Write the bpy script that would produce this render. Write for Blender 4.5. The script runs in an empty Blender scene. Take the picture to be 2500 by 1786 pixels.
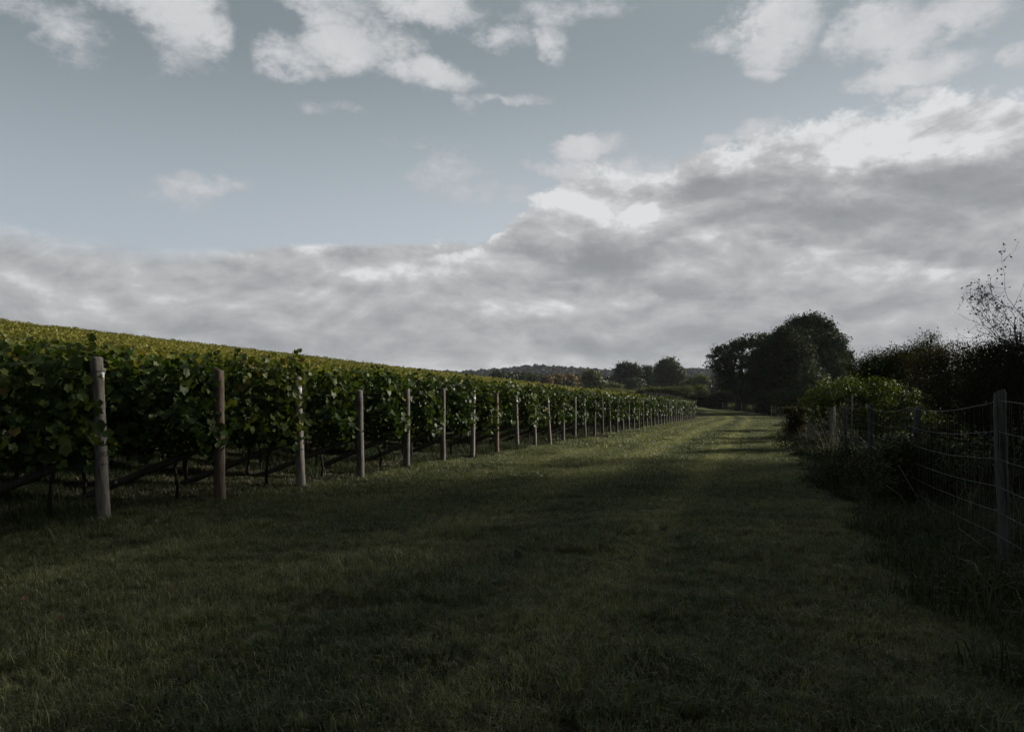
import bpy, math, random
import numpy as np
from mathutils import Vector, Matrix, Euler

S = bpy.context.scene
C = S.collection
rad = math.radians
FPX = 1805.0            # focal length of the photograph in its own pixels (2500 wide)
CAM_Z = 1.5

# ------------------------------------------------------------------ camera
cam_data = bpy.data.cameras.new('camera')
cam = bpy.data.objects.new('camera', cam_data)
C.objects.link(cam)
cam.location = (0, 0, CAM_Z)
cam.rotation_euler = (rad(90), 0, 0)
cam_data.sensor_width = 36
cam_data.lens = 36 * FPX / 2500
cam_data.shift_y = 57 / 2500
cam_data.clip_start = 0.05
cam_data.clip_end = 12000
S.camera = cam

# ------------------------------------------------------------------ light
SUN_AZ, SUN_EL = rad(68), rad(21)       # azimuth from +Y towards +X
S.view_settings.view_transform = 'Standard'
S.view_settings.look = 'None'
S.view_settings.gamma = 1
S.view_settings.exposure = 0.25
S.cycles.use_denoising = True
S.cycles.max_bounces = 6
S.cycles.diffuse_bounces = 3
S.cycles.transmission_bounces = 4
S.cycles.use_adaptive_sampling = True
S.cycles.adaptive_threshold = 0.02

sun_data = bpy.data.lights.new('sun', 'SUN')
sun = bpy.data.objects.new('sun', sun_data)
C.objects.link(sun)
sun_data.energy = 5.0
sun_data.angle = rad(2.6)
sun_data.color = (1.0, 0.93, 0.80)
sdir = Vector((math.cos(SUN_EL) * math.sin(SUN_AZ), math.cos(SUN_EL) * math.cos(SUN_AZ), math.sin(SUN_EL)))
sun.rotation_euler = sdir.to_track_quat('Z', 'Y').to_euler()

# ------------------------------------------------------------------ node helper
class NT:
    def __init__(s, tree):
        s.t = tree; s.n = tree.nodes; s.l = tree.links
    def node(s, typ, **kw):
        n = s.n.new(typ)
        for k, v in kw.items():
            setattr(n, k, v)
        return n
    def put(s, sock, val):
        if isinstance(val, bpy.types.NodeSocket):
            s.l.new(val, sock)
        elif val is not None:
            if hasattr(sock, 'default_value'):
                dv = sock.default_value
                if hasattr(dv, '__len__') and not isinstance(val, (tuple, list)):
                    val = (val,) * len(dv)
                elif hasattr(dv, '__len__') and len(val) < len(dv):
                    val = tuple(val) + (1.0,) * (len(dv) - len(val))
                sock.default_value = val
    def math(s, op, a, b=None, c=None, clamp=False):
        n = s.node('ShaderNodeMath', operation=op, use_clamp=clamp)
        s.put(n.inputs[0], a); s.put(n.inputs[1], b); s.put(n.inputs[2], c)
        return n.outputs[0]
    def vmath(s, op, a, b=None):
        n = s.node('ShaderNodeVectorMath', operation=op)
        s.put(n.inputs[0], a); s.put(n.inputs[1], b)
        return n.outputs['Value'] if op in ('LENGTH', 'DOT_PRODUCT', 'DISTANCE') else n.outputs[0]
    def mix(s, fac, a, b, blend='MIX'):
        n = s.node('ShaderNodeMix', data_type='RGBA', blend_type=blend)
        n.clamp_factor = True
        s.put(n.inputs[0], fac); s.put(n.inputs[6], a); s.put(n.inputs[7], b)
        return n.outputs[2]
    def mixf(s, fac, a, b):
        n = s.node('ShaderNodeMix', data_type='FLOAT')
        s.put(n.inputs[0], fac); s.put(n.inputs[2], a); s.put(n.inputs[3], b)
        return n.outputs[0]
    def smooth(s, x, a, b, lo=0.0, hi=1.0):
        n = s.node('ShaderNodeMapRange', interpolation_type='SMOOTHSTEP')
        s.put(n.inputs[0], x); s.put(n.inputs[1], a); s.put(n.inputs[2], b)
        s.put(n.inputs[3], lo); s.put(n.inputs[4], hi)
        return n.outputs[0]
    def noise(s, vec, scale, detail=4, rough=0.55, dist=0.0, lac=2.0):
        n = s.node('ShaderNodeTexNoise')
        s.put(n.inputs['Vector'], vec); n.inputs['Scale'].default_value = scale
        n.inputs['Detail'].default_value = detail; n.inputs['Roughness'].default_value = rough
        n.inputs['Distortion'].default_value = dist; n.inputs['Lacunarity'].default_value = lac
        return n.outputs['Fac']
    def xyz(s, x, y, z):
        n = s.node('ShaderNodeCombineXYZ')
        s.put(n.inputs[0], x); s.put(n.inputs[1], y); s.put(n.inputs[2], z)
        return n.outputs[0]
    def curve(s, x, pts, lo, hi):
        """piecewise curve through (x, y) pairs; x in lo..hi, y in 0..1"""
        n = s.node('ShaderNodeFloatCurve')
        c = n.mapping.curves[0]
        pts = [((px - lo) / (hi - lo), py) for px, py in pts]
        while len(c.points) > 2:
            c.points.remove(c.points[1])
        c.points[0].location = pts[0]; c.points[1].location = pts[-1]
        for p in pts[1:-1]:
            c.points.new(*p)
        n.mapping.update()
        t = s.math('DIVIDE', s.math('SUBTRACT', x, lo), hi - lo, clamp=True)
        s.put(n.inputs['Value'], t)
        return n.outputs[0]

def px_dir(px, py):
    """azimuth and elevation (radians) in the world of a point of the photograph"""
    u = (px - 1250) / FPX; v = (950 - py) / FPX
    return math.atan2(u, 1), math.atan2(v, math.hypot(u, 1))

# ------------------------------------------------------------------ sky
world = bpy.data.worlds.new('World')
S.world = world
world.use_nodes = True
w = NT(world.node_tree)
w.n.clear()
SKY_STRENGTH = 0.084
tc = w.node('ShaderNodeTexCoord')
D = tc.outputs['Generated']
sep = w.node('ShaderNodeSeparateXYZ'); w.put(sep.inputs[0], D)
dx, dy, dz = sep.outputs
az = w.math('ARCTAN2', dx, dy)
el = w.math('ARCSINE', dz)
sky = w.node('ShaderNodeTexSky', sky_type='NISHITA')
sky.sun_disc = False
sky.sun_elevation = SUN_EL
sky.sun_rotation = SUN_AZ
sky.altitude = 60
sky.dust_density = 1.6
hs = w.node('ShaderNodeHueSaturation')
hs.inputs['Saturation'].default_value = 0.42
hs.inputs['Value'].default_value = 1.0
w.put(hs.inputs['Color'], sky.outputs[0])
# the clear air: the Nishita sky flattened towards a pale grey blue
elg = w.smooth(el, 0.13, 0.47)
clear_ramp = w.mix(elg, (5.0, 5.55, 6.05), (2.25, 2.75, 2.95))
clear = w.mix(0.88, hs.outputs[0], clear_ramp)
# lighter towards the right of the view, where the sun stands behind the clouds
azg = w.smooth(az, -0.70, 0.55)
clear = w.mix(1.0, clear, (0.89, 0.905, 0.925), 'MULTIPLY')
clear = w.mix(azg, clear, w.mix(1.0, clear, (1.36, 1.31, 1.28), 'MULTIPLY'))

# noise domains: direction itself for heaps, a flat layer overhead for streaks near the horizon
flat = w.vmath('DIVIDE', D, w.xyz(w.math('ADD', dz, 0.16), w.math('ADD', dz, 0.16), 1.0))
flat = w.vmath('MULTIPLY', flat, (1.0, 1.0, 1.0))
heap = w.vmath('MULTIPLY', D, (1.0, 1.0, 1.5))
nA = w.noise(heap, 5.0, 9, 0.60, 0.3)
nB = w.noise(w.vmath('ADD', heap, (3.1, 7.7, 1.3)), 16.0, 8, 0.62, 0.2)
nC = w.noise(w.vmath('ADD', w.vmath('MULTIPLY', D, (1.0, 1.0, 3.6)), (9, 2, 5)), 5.5, 8, 0.55, 0.4)
nF = w.noise(flat, 2.4, 8, 0.55, 0.5)
nD = w.noise(w.vmath('ADD', heap, (1.7, 4.2, 8.8)), 44.0, 6, 0.65, 0.2)
nBig = w.noise(w.vmath('ADD', w.vmath('MULTIPLY', D, (1.0, 1.0, 2.6)), (5, 1, 2)), 3.0, 5, 0.5, 0.6)

def centred(n, k):
    return w.math('MULTIPLY', w.math('SUBTRACT', n, 0.5), k)

# scattered heaps high up: ellipses in azimuth / elevation whose edges the noise frays
blobs = [(430, 55, 105, 80, 1.0), (500, 90, 60, 45, .9), (395, 0, 130, 60, .9), (185, 85, 70, 42, .55), (80, 10, 130, 28, .5),
         (850, 95, 95, 75, 1.0), (800, 40, 80, 50, .7), (930, 120, 90, 45, .75), (1030, 172, 115, 34, 1.05), (720, 160, 95, 32, .75),
         (1040, 12, 120, 34, .95), (1240, 70, 70, 22, .7), (1345, 95, 40, 40, .75), (1380, 15, 130, 24, .55), (1255, 236, 75, 13, .6),
         (1135, 250, 30, 25, .4), (1440, 350, 85, 22, 1.0), (1400, 395, 90, 26, .9), (500, 462, 110, 26, .65), (430, 490, 90, 30, .45),
         (1900, 50, 90, 75, 1.05), (1880, 105, 90, 40, .9), (2130, 60, 120, 60, .95), (2210, 75, 90, 60, .9), (2360, 20, 100, 45, .9), (2230, 165, 140, 34, 1.0),
         (1870, 160, 40, 14, .8), (1760, 90, 60, 24, .6), (1740, 328, 40, 16, .8), (2480, 140, 40, 30, .7), (1560, 425, 120, 40, .8),
         (1100, 430, 90, 45, .45), (1200, 470, 130, 30, .5), (840, 280, 50, 10, .3), (765, 288, 40, 9, .3), (1840, 310, 70, 22, .8),
         (2240, 215, 60, 20, .8), (1005, 358, 50, 12, .25)]
fr = w.xyz(w.math('ADD', az, centred(nB, 0.085)), w.math('ADD', el, centred(nA, 0.10)), 0.0)
best = None
for (bx, by, rx, ry, k) in blobs:
    a0, e0 = px_dir(bx, by)
    ra = rx / FPX * math.cos(a0) ** 2 * 1.42; re = ry / FPX * math.cos(a0) * 1.42
    d = w.vmath('MULTIPLY', w.vmath('SUBTRACT', fr, (a0, e0, 0)), (1 / ra, 1 / re, 0))
    v = w.math('MULTIPLY_ADD', w.vmath('DOT_PRODUCT', d, d), -k, k)
    best = v if best is None else w.math('MAXIMUM', best, v)
heaps = w.smooth(w.math('ADD', best, w.math('ADD', centred(nB, 1.5), centred(nD, 1.3))), 0.0, 0.95)
# the long bank: its upper edge as elevation over azimuth
edge_px = [(0, 545), (200, 572), (440, 600), (770, 594), (1100, 590), (1190, 575), (1250, 535), (1310, 485), (1390, 440), (1480, 415), (1560, 425), (1640, 412), (1715, 370), (1815, 348), (1925, 300), (2090, 275), (2200, 262), (2310, 232), (2500, 205)]
pts = []
for p in edge_px:
    a0, e0 = px_dir(*p); pts.append((a0, e0))
lo, hi = pts[0][0], pts[-1][0]
def edge_of(px_pts):
    q = [px_dir(*p) for p in px_pts]
    return w.math('MULTIPLY', w.curve(az, [(a, e / 0.5) for a, e in q], lo, hi), 0.5)
edge = edge_of(edge_px)
rough = w.smooth(az, -0.14, 0.02, 0.016, 0.080)
lump = w.mixf(0.20, w.mixf(0.5, nA, nB), nD)
wob = w.math('MULTIPLY', w.math('SUBTRACT', lump, 0.5), w.math('MULTIPLY', rough, 2.4))
dist = w.math('ADD', w.math('SUBTRACT', edge, el), wob)       # >0 inside the bank
bank = w.smooth(dist, -0.003, w.mixf(w.smooth(az, -0.45, -0.3), 0.030, w.smooth(az, -0.1, 0.1, 0.006, 0.016)))
# billows: a height field of cloud lumps; the difference between it and itself a little towards the sun gives lit and shaded sides
def billow(vec, off):
    v0 = w.vmath('ADD', vec, off)
    a_ = w.noise(v0, 6.0, 6, 0.55, 0.5)
    b_ = w.noise(w.vmath('ADD', v0, (5.0, 3.0, 1.0)), 17.0, 5, 0.55, 0.3)
    return w.mixf(0.28, a_, b_)
lowv = w.vmath('MULTIPLY', D, (1.0, 1.0, 1.9))
h0 = billow(lowv, (2.0, 6.0, 3.0))
h1 = billow(lowv, (2.012, 6.0, 3.045))
relief = w.math('MULTIPLY', w.math('SUBTRACT', h0, h1), 2.6)          # positive on the side turned to the light above
flat2 = w.noise(w.vmath('MULTIPLY', D, (1.0, 1.0, 7.5)), 4.2, 8, 0.6, 0.5)
# broad tones, as areas of the sky: rim, belly, second pale layer, low streaks
right = w.smooth(az, -0.02, 0.10)
dw = w.math('ADD', dist, centred(nBig, 0.035))
belly_lo = w.curve(az, [(lo, .30), (px_dir(1560, 0)[0], .32), (px_dir(1640, 0)[0], .10), (px_dir(1900, 0)[0], .12), (px_dir(2100, 0)[0], .20), (hi, .24)], lo, hi)
belly = w.smooth(w.math('SUBTRACT', dw, w.math('MULTIPLY', belly_lo, 0.2)), -0.010, 0.046)
edge2 = edge_of([(0, 640), (900, 700), (1250, 700), (1480, 640), (1590, 590), (1700, 556), (1850, 560), (2100, 592), (2300, 640), (2500, 650)])
dist2 = w.math('ADD', w.math('SUBTRACT', edge2, el), centred(w.mixf(.3, flat2, nB), 0.085))
pale2 = w.math('MULTIPLY', w.smooth(dist2, -0.006, 0.012), w.smooth(dist2, 0.035, 0.10, 1.0, 0.0))
tone = w.mixf(belly, w.smooth(az, px_dir(1520, 0)[0], px_dir(1760, 0)[0], 0.85, 1.02), 0.38)                                                # 0 dark .. 1 white
tone = w.mixf(w.smooth(dist2, -0.006, 0.012), tone, w.mixf(pale2, 0.46, 0.62))
tone = w.mixf(right, 0.61, tone)
rimL = w.math('MULTIPLY', w.smooth(dist, 0.024, 0.003), w.smooth(right, 1.0, 0.0))
tone = w.math('ADD', tone, w.math('MULTIPLY', rimL, w.smooth(nB, .38, .58, 0.05, 0.34)))
def spot(px, py, rx, ry):
    a0, e0 = px_dir(px, py)
    d = w.vmath('MULTIPLY', w.vmath('SUBTRACT', fr, (a0, e0, 0)), (FPX / rx, FPX / ry, 0))
    return w.smooth(w.vmath('LENGTH', d), 1.15, 0.35)
def add_spot(tone, k, *args):
    return w.math('MULTIPLY_ADD', spot(*args), k, tone)
for (k, sx_, sy_, rx_, ry_) in [(-.30, 1500, 645, 140, 58), (-.24, 1770, 440, 200, 42), (-.18, 1340, 612, 110, 34), (-.14, 2420, 350, 170, 90), (-.10, 900, 700, 200, 20), (-.12, 1640, 835, 260, 30), (-.10, 1180, 770, 200, 22),
                                (.05, 1440, 490, 170, 50), (.26, 1560, 722, 75, 22), (.26, 1110, 628, 90, 24), (.26, 1230, 600, 46, 24), (.14, 2300, 580, 200, 40), (.12, 1400, 880, 240, 26), (.10, 240, 720, 120, 14), (.12, 2000, 700, 160, 26), (.10, 700, 640, 300, 20)]:
    tone = add_spot(tone, k, sx_, sy_, rx_, ry_)
amp = w.smooth(el, 0.0, 0.25, 0.75, 1.0)
tone = w.math('ADD', tone, w.math('MULTIPLY', relief, w.math('MULTIPLY', amp, 1.0)))
tone = w.math('ADD', tone, w.math('MULTIPLY', centred(flat2, 0.34), w.smooth(el, 0.30, 0.14)))
tone = w.math('ADD', tone, centred(nD, 0.22))
tone = w.math('ADD', tone, w.math('MULTIPLY', w.smooth(el, 0.055, 0.012), 0.12), clamp=True)
ramp = w.node('ShaderNodeValToRGB')
e = ramp.color_ramp.elements
e[0].position = 0.0; e[0].color = (2.75, 2.85, 3.0, 1)
e[1].position = 1.0; e[1].color = (7.3, 7.35, 7.45, 1)
for ps, cl in ((0.30, (3.25, 3.35, 3.52)), (0.52, (4.05, 4.12, 4.25)), (0.74, (5.0, 5.06, 5.12))):
    q_ = e.new(ps); q_.color = (*cl, 1)
w.put(ramp.inputs[0], tone)
bank_c = ramp.outputs[0]
# the loose heaps: lit from above right, greyer underneath
g0 = billow(D, (1.0, 2.0, 4.0)); g1 = billow(D, (1.010, 2.0, 4.030))
hr = w.math('MULTIPLY', w.math('SUBTRACT', g0, g1), 1.6)
ht = w.math('ADD', w.math('ADD', w.smooth(w.math('ADD', best, centred(nA, 0.6)), 0.0, 1.0, 0.38, 0.80), hr), centred(nD, 0.2), clamp=True)
heap_c = w.mix(ht, (3.7, 3.95, 4.25), (6.6, 6.6, 6.75))
col = w.mix(heaps, clear, heap_c)
col = w.mix(bank, col, bank_c)
# unseen sky behind and overhead: a dark lid made up to dim ambient light
lid = w.math('MAXIMUM', w.smooth(dy, 0.30, -0.25), w.smooth(el, 0.55, 0.95))
lid_c = w.mix(w.smooth(nBig, 0.35, 0.7), (1.0, 1.1, 1.25), (1.9, 2.0, 2.15))
col = w.mix(lid, col, lid_c)
bg = w.node('ShaderNodeBackground')
w.put(bg.inputs['Color'], col); bg.inputs['Strength'].default_value = SKY_STRENGTH
wo = w.node('ShaderNodeOutputWorld')
w.l.new(bg.outputs[0], wo.inputs['Surface'])
world.cycles.sampling_method = 'MANUAL'
world.cycles.sample_map_resolution = 512

# ------------------------------------------------------------------ terrain
def sstep(x, a, b):
    t = np.clip((np.asarray(x, float) - a) / (b - a), 0, 1)
    return t * t * (3 - 2 * t)
def row_x(y):               # line of the vine rows' end posts
    return -7.41 + 0.33 * y
def fence_x(y):             # line of the stock fence
    y = np.asarray(y, float)
    return 1.85 + 0.345 * y - 0.0033 * np.maximum(0, y - 80) ** 2 
def terrain(x, y):
    x = np.asarray(x, float); y = np.asarray(y, float)
    yy = np.minimum(y, 82)
    base = -0.0255 * (yy - 8.4)
    base = np.where(y > 82, base - 0.35 * (1 - np.exp(-(y - 82) / 14.0)), base)
    d = row_x(y) - x
    dd = np.maximum(0, d)
    wv = sstep(y, 12, 85)
    s0 = 0.028 + 0.105 * wv
    h = 0.1185 * dd - (0.1185 - s0) * 4.0 * (1 - np.exp(-dd / 4.0))
    h = np.where(dd > 90, h - 0.0005 * (dd - 90) ** 2 * sstep(dd, 90, 100), h)
    h = np.clip(h, 0, 14)
    crest = .55 * np.exp(-((y - 108) / 9.0) ** 2) * sstep(d, 6, 16) + 0.9 * np.exp(-((y - 136) / 14.0) ** 2) * sstep(d, 3, 10)
    fall = 1 - sstep(y, 122, 260)
    z = base + h * fall + crest
    z = z - 6.0 * sstep(y, 165, 420) 
    # verge beyond the fence lies a little lower then rises again
    r = x - fence_x(np.minimum(y, 150))
    z = z + 0.10 * np.sin(x * 0.31 + 1.3) * np.sin(y * 0.23) * sstep(r, 1, 6)
    # small unevenness
    bump = 0.022 * np.sin(x * 1.1 + 0.6 * y) + 0.010 * np.sin(1.9 * y - 1.1 * x)
    z = z + bump * (1 - sstep(y, 60, 120))
    # far country: rises into wooded hills
    rr = np.hypot(x, y)
    az_ = np.arctan2(x, np.maximum(y, 1))
    ridge = 19 + 5 * np.sin(az_ * 9 + 1.1) + 3.0 * np.sin(az_ * 31 + 0.4)
    z = z + (ridge + 5) * sstep(rr, 620, 1150) * (1 - 0.5 * sstep(rr, 1500, 3000)) 
    return z
def T(x, y):
    return float(terrain(x, y))
def normal_at(x, y, e=0.3):
    gx = (terrain(x + e, y) - terrain(x - e, y)) / (2 * e)
    gy = (terrain(x, y + e) - terrain(x, y - e)) / (2 * e)
    n = np.stack([-gx, -gy, np.ones_like(gx)], -1)
    return n / np.linalg.norm(n, axis=-1, keepdims=True)

# ------------------------------------------------------------------ object helpers
def tag(o, label=None, cat=None, group=None, kind=None):
    if label: o['label'] = label
    if cat: o['category'] = cat
    if group: o['group'] = group
    if kind: o['kind'] = kind
    return o
def make_mesh(name, V, F3=None, F4=None, mat=None, smooth=False, tint=None, extra=None):
    """V (n,3); F3 (a,3) and F4 (b,4) index arrays"""
    V = np.asarray(V, np.float32).reshape(-1, 3)
    F3 = np.zeros((0, 3), np.int32) if F3 is None or len(F3) == 0 else np.asarray(F3, np.int32)
    F4 = np.zeros((0, 4), np.int32) if F4 is None or len(F4) == 0 else np.asarray(F4, np.int32)
    me = bpy.data.meshes.new(name)
    me.vertices.add(len(V)); me.vertices.foreach_set('co', V.ravel())
    nl = len(F3) * 3 + len(F4) * 4
    me.loops.add(nl)
    me.loops.foreach_set('vertex_index', np.concatenate([F3.ravel(), F4.ravel()]).astype(np.int32))
    me.polygons.add(len(F3) + len(F4))
    starts = np.concatenate([np.arange(len(F3)) * 3, len(F3) * 3 + np.arange(len(F4)) * 4]).astype(np.int32)
    me.polygons.foreach_set('loop_start', starts)
    if smooth:
        me.polygons.foreach_set('use_smooth', np.ones(len(F3) + len(F4), bool))
    if tint is not None:
        a = me.attributes.new('tint', 'FLOAT', 'POINT'); a.data.foreach_set('value', np.asarray(tint, np.float32))
    if extra is not None:
        for k, v in extra.items():
            a = me.attributes.new(k, 'FLOAT', 'POINT'); a.data.foreach_set('value', np.asarray(v, np.float32))
    me.update(calc_edges=True); me.validate()
    if mat: me.materials.append(mat)
    return me
def link(name, me, parent=None, loc=None):
    o = bpy.data.objects.new(name, me)
    C.objects.link(o)
    if parent is not None: o.parent = parent
    if loc is not None: o.location = loc
    return o
def empty(name, loc, rz=0.0):
    o = bpy.data.objects.new(name, None)
    C.objects.link(o)
    o.empty_display_size = 0.2
    o.location = loc; o.rotation_euler = (0, 0, rz)
    return o
def copy_tree(o, parent=None):
    c = o.copy(); C.objects.link(c)
    c.parent = parent
    for ch in list(o.children):
        copy_tree(ch, c)
    return c
def norm(a):
    return a / np.maximum(np.linalg.norm(a, axis=-1, keepdims=True), 1e-9)
def scatter(tv, tf3, Cn, N, Sz, rng, droop=None, tint=None):
    """copies of a small template (verts in x=side, y=length, z=normal) at centres Cn with normals N, sizes Sz"""
    n = len(Cn)
    tv = np.asarray(tv, float); tf3 = np.asarray(tf3)
    N = norm(N)
    r = rng.normal(size=(n, 3))
    if droop is not None:
        r = r * (1 - droop) + np.array([0, 0, -1.0]) * droop * 2
    t = norm(r - N * np.sum(r * N, 1, keepdims=True))
    b = np.cross(t, N)
    Sz = np.asarray(Sz, float).reshape(n, 1, 1)
    V = Cn[:, None, :] + Sz * (tv[None, :, 0:1] * b[:, None, :] + tv[None, :, 1:2] * t[:, None, :] + tv[None, :, 2:3] * N[:, None, :])
    F = (tf3[None] + (np.arange(n) * len(tv))[:, None, None]).reshape(-1, tf3.shape[1])
    if tint is None: tint = rng.random(n)
    return V.reshape(-1, 3), F, np.repeat(tint, len(tv))
class Bag:
    """collects verts / triangles / quads of one mesh"""
    def __init__(s): s.V = []; s.A = []; s.B = []; s.t = []; s.n = 0
    def add(s, V, F3=None, F4=None, tint=0.5):
        V = np.asarray(V, float).reshape(-1, 3)
        if F3 is not None and len(F3): s.A.append(np.asarray(F3) + s.n)
        if F4 is not None and len(F4): s.B.append(np.asarray(F4) + s.n)
        s.V.append(V); s.t.append(np.broadcast_to(np.asarray(tint, float), (len(V),))); s.n += len(V)
        return s
    def tube(s, P, R, seg=8, tint=0.5, caps=True, wob=None):
        P = np.asarray(P, float); m = len(P)
        R = np.broadcast_to(np.asarray(R, float), (m,))
        tan = norm(np.gradient(P, axis=0))
        ref = np.array([0, 0, 1.0]) if abs(tan[0][2]) < 0.9 else np.array([1.0, 0, 0])
        a = norm(np.cross(tan, ref)); bb = np.cross(tan, a)
        an = np.linspace(0, 2 * math.pi, seg, endpoint=False)
        rr = R[:, None] * (np.ones((m, seg)) if wob is None else wob)
        V = P[:, None, :] + rr[..., None] * (np.cos(an)[None, :, None] * a[:, None, :] + np.sin(an)[None, :, None] * bb[:, None, :])
        V = V.reshape(-1, 3)
        i = np.arange(m - 1)[:, None] * seg; j = np.arange(seg)[None, :]; k = (j + 1) % seg
        F = np.stack([i + j, i + k, i + seg + k, i + seg + j], -1).reshape(-1, 4)
        F3 = None
        if caps:
            V = np.vstack([V, P[0], P[-1]])
            c0, c1 = m * seg, m * seg + 1
            jj = np.arange(seg); kk = (jj + 1) % seg
            F3 = np.vstack([np.stack([np.full(seg, c0), kk, jj], -1), np.stack([np.full(seg, c1), (m - 1) * seg + jj, (m - 1) * seg + kk], -1)])
        return s.add(V, F3, F, tint)
    def box(s, c, size, rz=0.0, tint=0.5):
        x, y, z = np.asarray(size) / 2
        V = np.array([[-x, -y, -z], [x, -y, -z], [x, y, -z], [-x, y, -z], [-x, -y, z], [x, -y, z], [x, y, z], [-x, y, z]])
        cs, sn = math.cos(rz), math.sin(rz)
        V = V @ np.array([[cs, sn, 0], [-sn, cs, 0], [0, 0, 1]]) + np.asarray(c)
        return s.add(V, None, [[0, 3, 2, 1], [4, 5, 6, 7], [0, 1, 5, 4], [1, 2, 6, 5], [2, 3, 7, 6], [3, 0, 4, 7]], tint)
    def mesh(s, name, mat, smooth=False):
        return make_mesh(name, np.vstack(s.V), np.vstack(s.A) if s.A else None, np.vstack(s.B) if s.B else None, mat, smooth, np.concatenate(s.t))

# ------------------------------------------------------------------ materials
def new_mat(name):
    m = bpy.data.materials.new(name); m.use_nodes = True
    t = NT(m.node_tree); t.n.clear()
    out = t.node('ShaderNodeOutputMaterial')
    return m, t, out
def attr(t, name):
    n = t.node('ShaderNodeAttribute', attribute_name=name); return n.outputs['Fac']
def leaf_mat(name, cols, rough=0.5, trans=0.35, world_scale=0.35, rnd=0.25, spec=0.3):
    """cols: list of 3 colours mixed by the per-leaf tint and a slow noise"""
    m, t, out = new_mat(name)
    ti = attr(t, 'tint')
    oi = t.node('ShaderNodeObjectInfo').outputs['Random']
    geo = t.node('ShaderNodeNewGeometry')
    n = t.noise(geo.outputs['Position'], world_scale, 3)
    f = t.math('ADD', t.math('ADD', ti, t.math('MULTIPLY', t.math('SUBTRACT', oi, .5), rnd)), t.math('MULTIPLY', t.math('SUBTRACT', n, .5), .9))
    ramp = t.node('ShaderNodeValToRGB')
    e = ramp.color_ramp.elements
    k = len(cols)
    e[0].position = 0.0; e[0].color = (*cols[0], 1); e[1].position = 1.0; e[1].color = (*cols[-1], 1)
    for i in range(1, k - 1):
        q = e.new(i / (k - 1)); q.color = (*cols[i], 1)
    t.put(ramp.inputs[0], f)
    p = t.node('ShaderNodeBsdfPrincipled')
    t.put(p.inputs['Base Color'], ramp.outputs[0])
    p.inputs['Roughness'].default_value = rough
    p.inputs['Specular IOR Level'].default_value = spec
    tr = t.node('ShaderNodeBsdfTranslucent')
    tcol = t.mix(1.0, ramp.outputs[0], (1.25, 1.35, 0.55), 'MULTIPLY')
    t.put(tr.inputs['Color'], tcol)
    mx = t.node('ShaderNodeMixShader'); mx.inputs[0].default_value = trans
    t.l.new(p.outputs[0], mx.inputs[1]); t.l.new(tr.outputs[0], mx.inputs[2])
    t.l.new(mx.outputs[0], out.inputs['Surface'])
    return m
def turf_colour(t):
    """turf colour as a function of the place: mown lanes along the track, pale and dark patches"""
    geo = t.node('ShaderNodeNewGeometry')
    P = geo.outputs['Position']
    sp = t.node('ShaderNodeSeparateXYZ'); t.put(sp.inputs[0], P)
    x, y, z = sp.outputs
    yb = t.math('MAXIMUM', t.math('SUBTRACT', y, 80), 0)
    s = t.math('ADD', t.math('SUBTRACT', x, t.math('MULTIPLY', y, 0.335)), t.math('MULTIPLY', t.math('MULTIPLY', yb, yb), 0.0033))
    n1 = t.noise(P, 0.55, 5, 0.6)
    n2 = t.noise(P, 3.1, 4, 0.6)
    n3 = t.noise(t.vmath('ADD', P, (40, 10, 0)), 0.16, 3, 0.5)
    sw = t.math('ADD', s, t.math('MULTIPLY', t.math('SUBTRACT', n1, .5), .7))
    def line(c0, wd):
        return t.smooth(t.math('ABSOLUTE', t.math('SUBTRACT', sw, c0)), wd, wd * .25)
    lane = t.math('MAXIMUM', line(-1.15, .42), t.math('MAXIMUM', line(-3.3, .75), t.math('MULTIPLY', line(-5.3, .5), .6)))
    lane = t.math('SUBTRACT', lane, t.math('MULTIPLY', line(-2.2, .6), .45))
    yfar = t.smooth(y, 3, 26, .45, 1.0)
    f = t.math('ADD', t.math('MULTIPLY', t.math('SUBTRACT', n1, .5), 1.5), t.math('MULTIPLY', t.math('SUBTRACT', n2, .5), .7))
    f = t.math('ADD', f, t.math('MULTIPLY', t.math('MULTIPLY', lane, yfar), .65))
    f = t.math('ADD', t.math('ADD', f, t.math('MULTIPLY', t.math('SUBTRACT', n3, .5), .7)), .42, clamp=True)
    c = t.mix(f, (0.044, 0.060, 0.020), (0.195, 0.200, 0.110))
    tuft = t.noise(t.vmath('ADD', P, (3, 9, 0)), 11, 3, .6)
    c = t.mix(t.smooth(tuft, .56, .34), c, t.mix(1.0, c, (.42, .44, .40), 'MULTIPLY'))
    c = t.mix(t.smooth(tuft, .56, .70), c, t.mix(1.0, c, (1.45, 1.42, 1.5), 'MULTIPLY'))
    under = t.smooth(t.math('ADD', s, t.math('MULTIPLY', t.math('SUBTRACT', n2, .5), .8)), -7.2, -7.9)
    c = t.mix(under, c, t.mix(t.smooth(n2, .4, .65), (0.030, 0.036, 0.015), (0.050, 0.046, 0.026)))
    dry = t.smooth(t.noise(t.vmath('ADD', P, (7, 3, 0)), 1.3, 4, 0.65), 0.62, 0.80)
    c = t.mix(t.math('MULTIPLY', dry, .55), c, (0.085, 0.065, 0.038))
    return c, P, n2, f

mats = {}
# ground
m, t, out = new_mat('turf'); mats['turf'] = m
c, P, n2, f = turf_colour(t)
fine = t.noise(P, 38, 3, 0.7)
c = t.mix(t.smooth(fine, 0.35, 0.7), t.mix(1.0, c, (0.55, 0.55, 0.5), 'MULTIPLY'), c)
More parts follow.
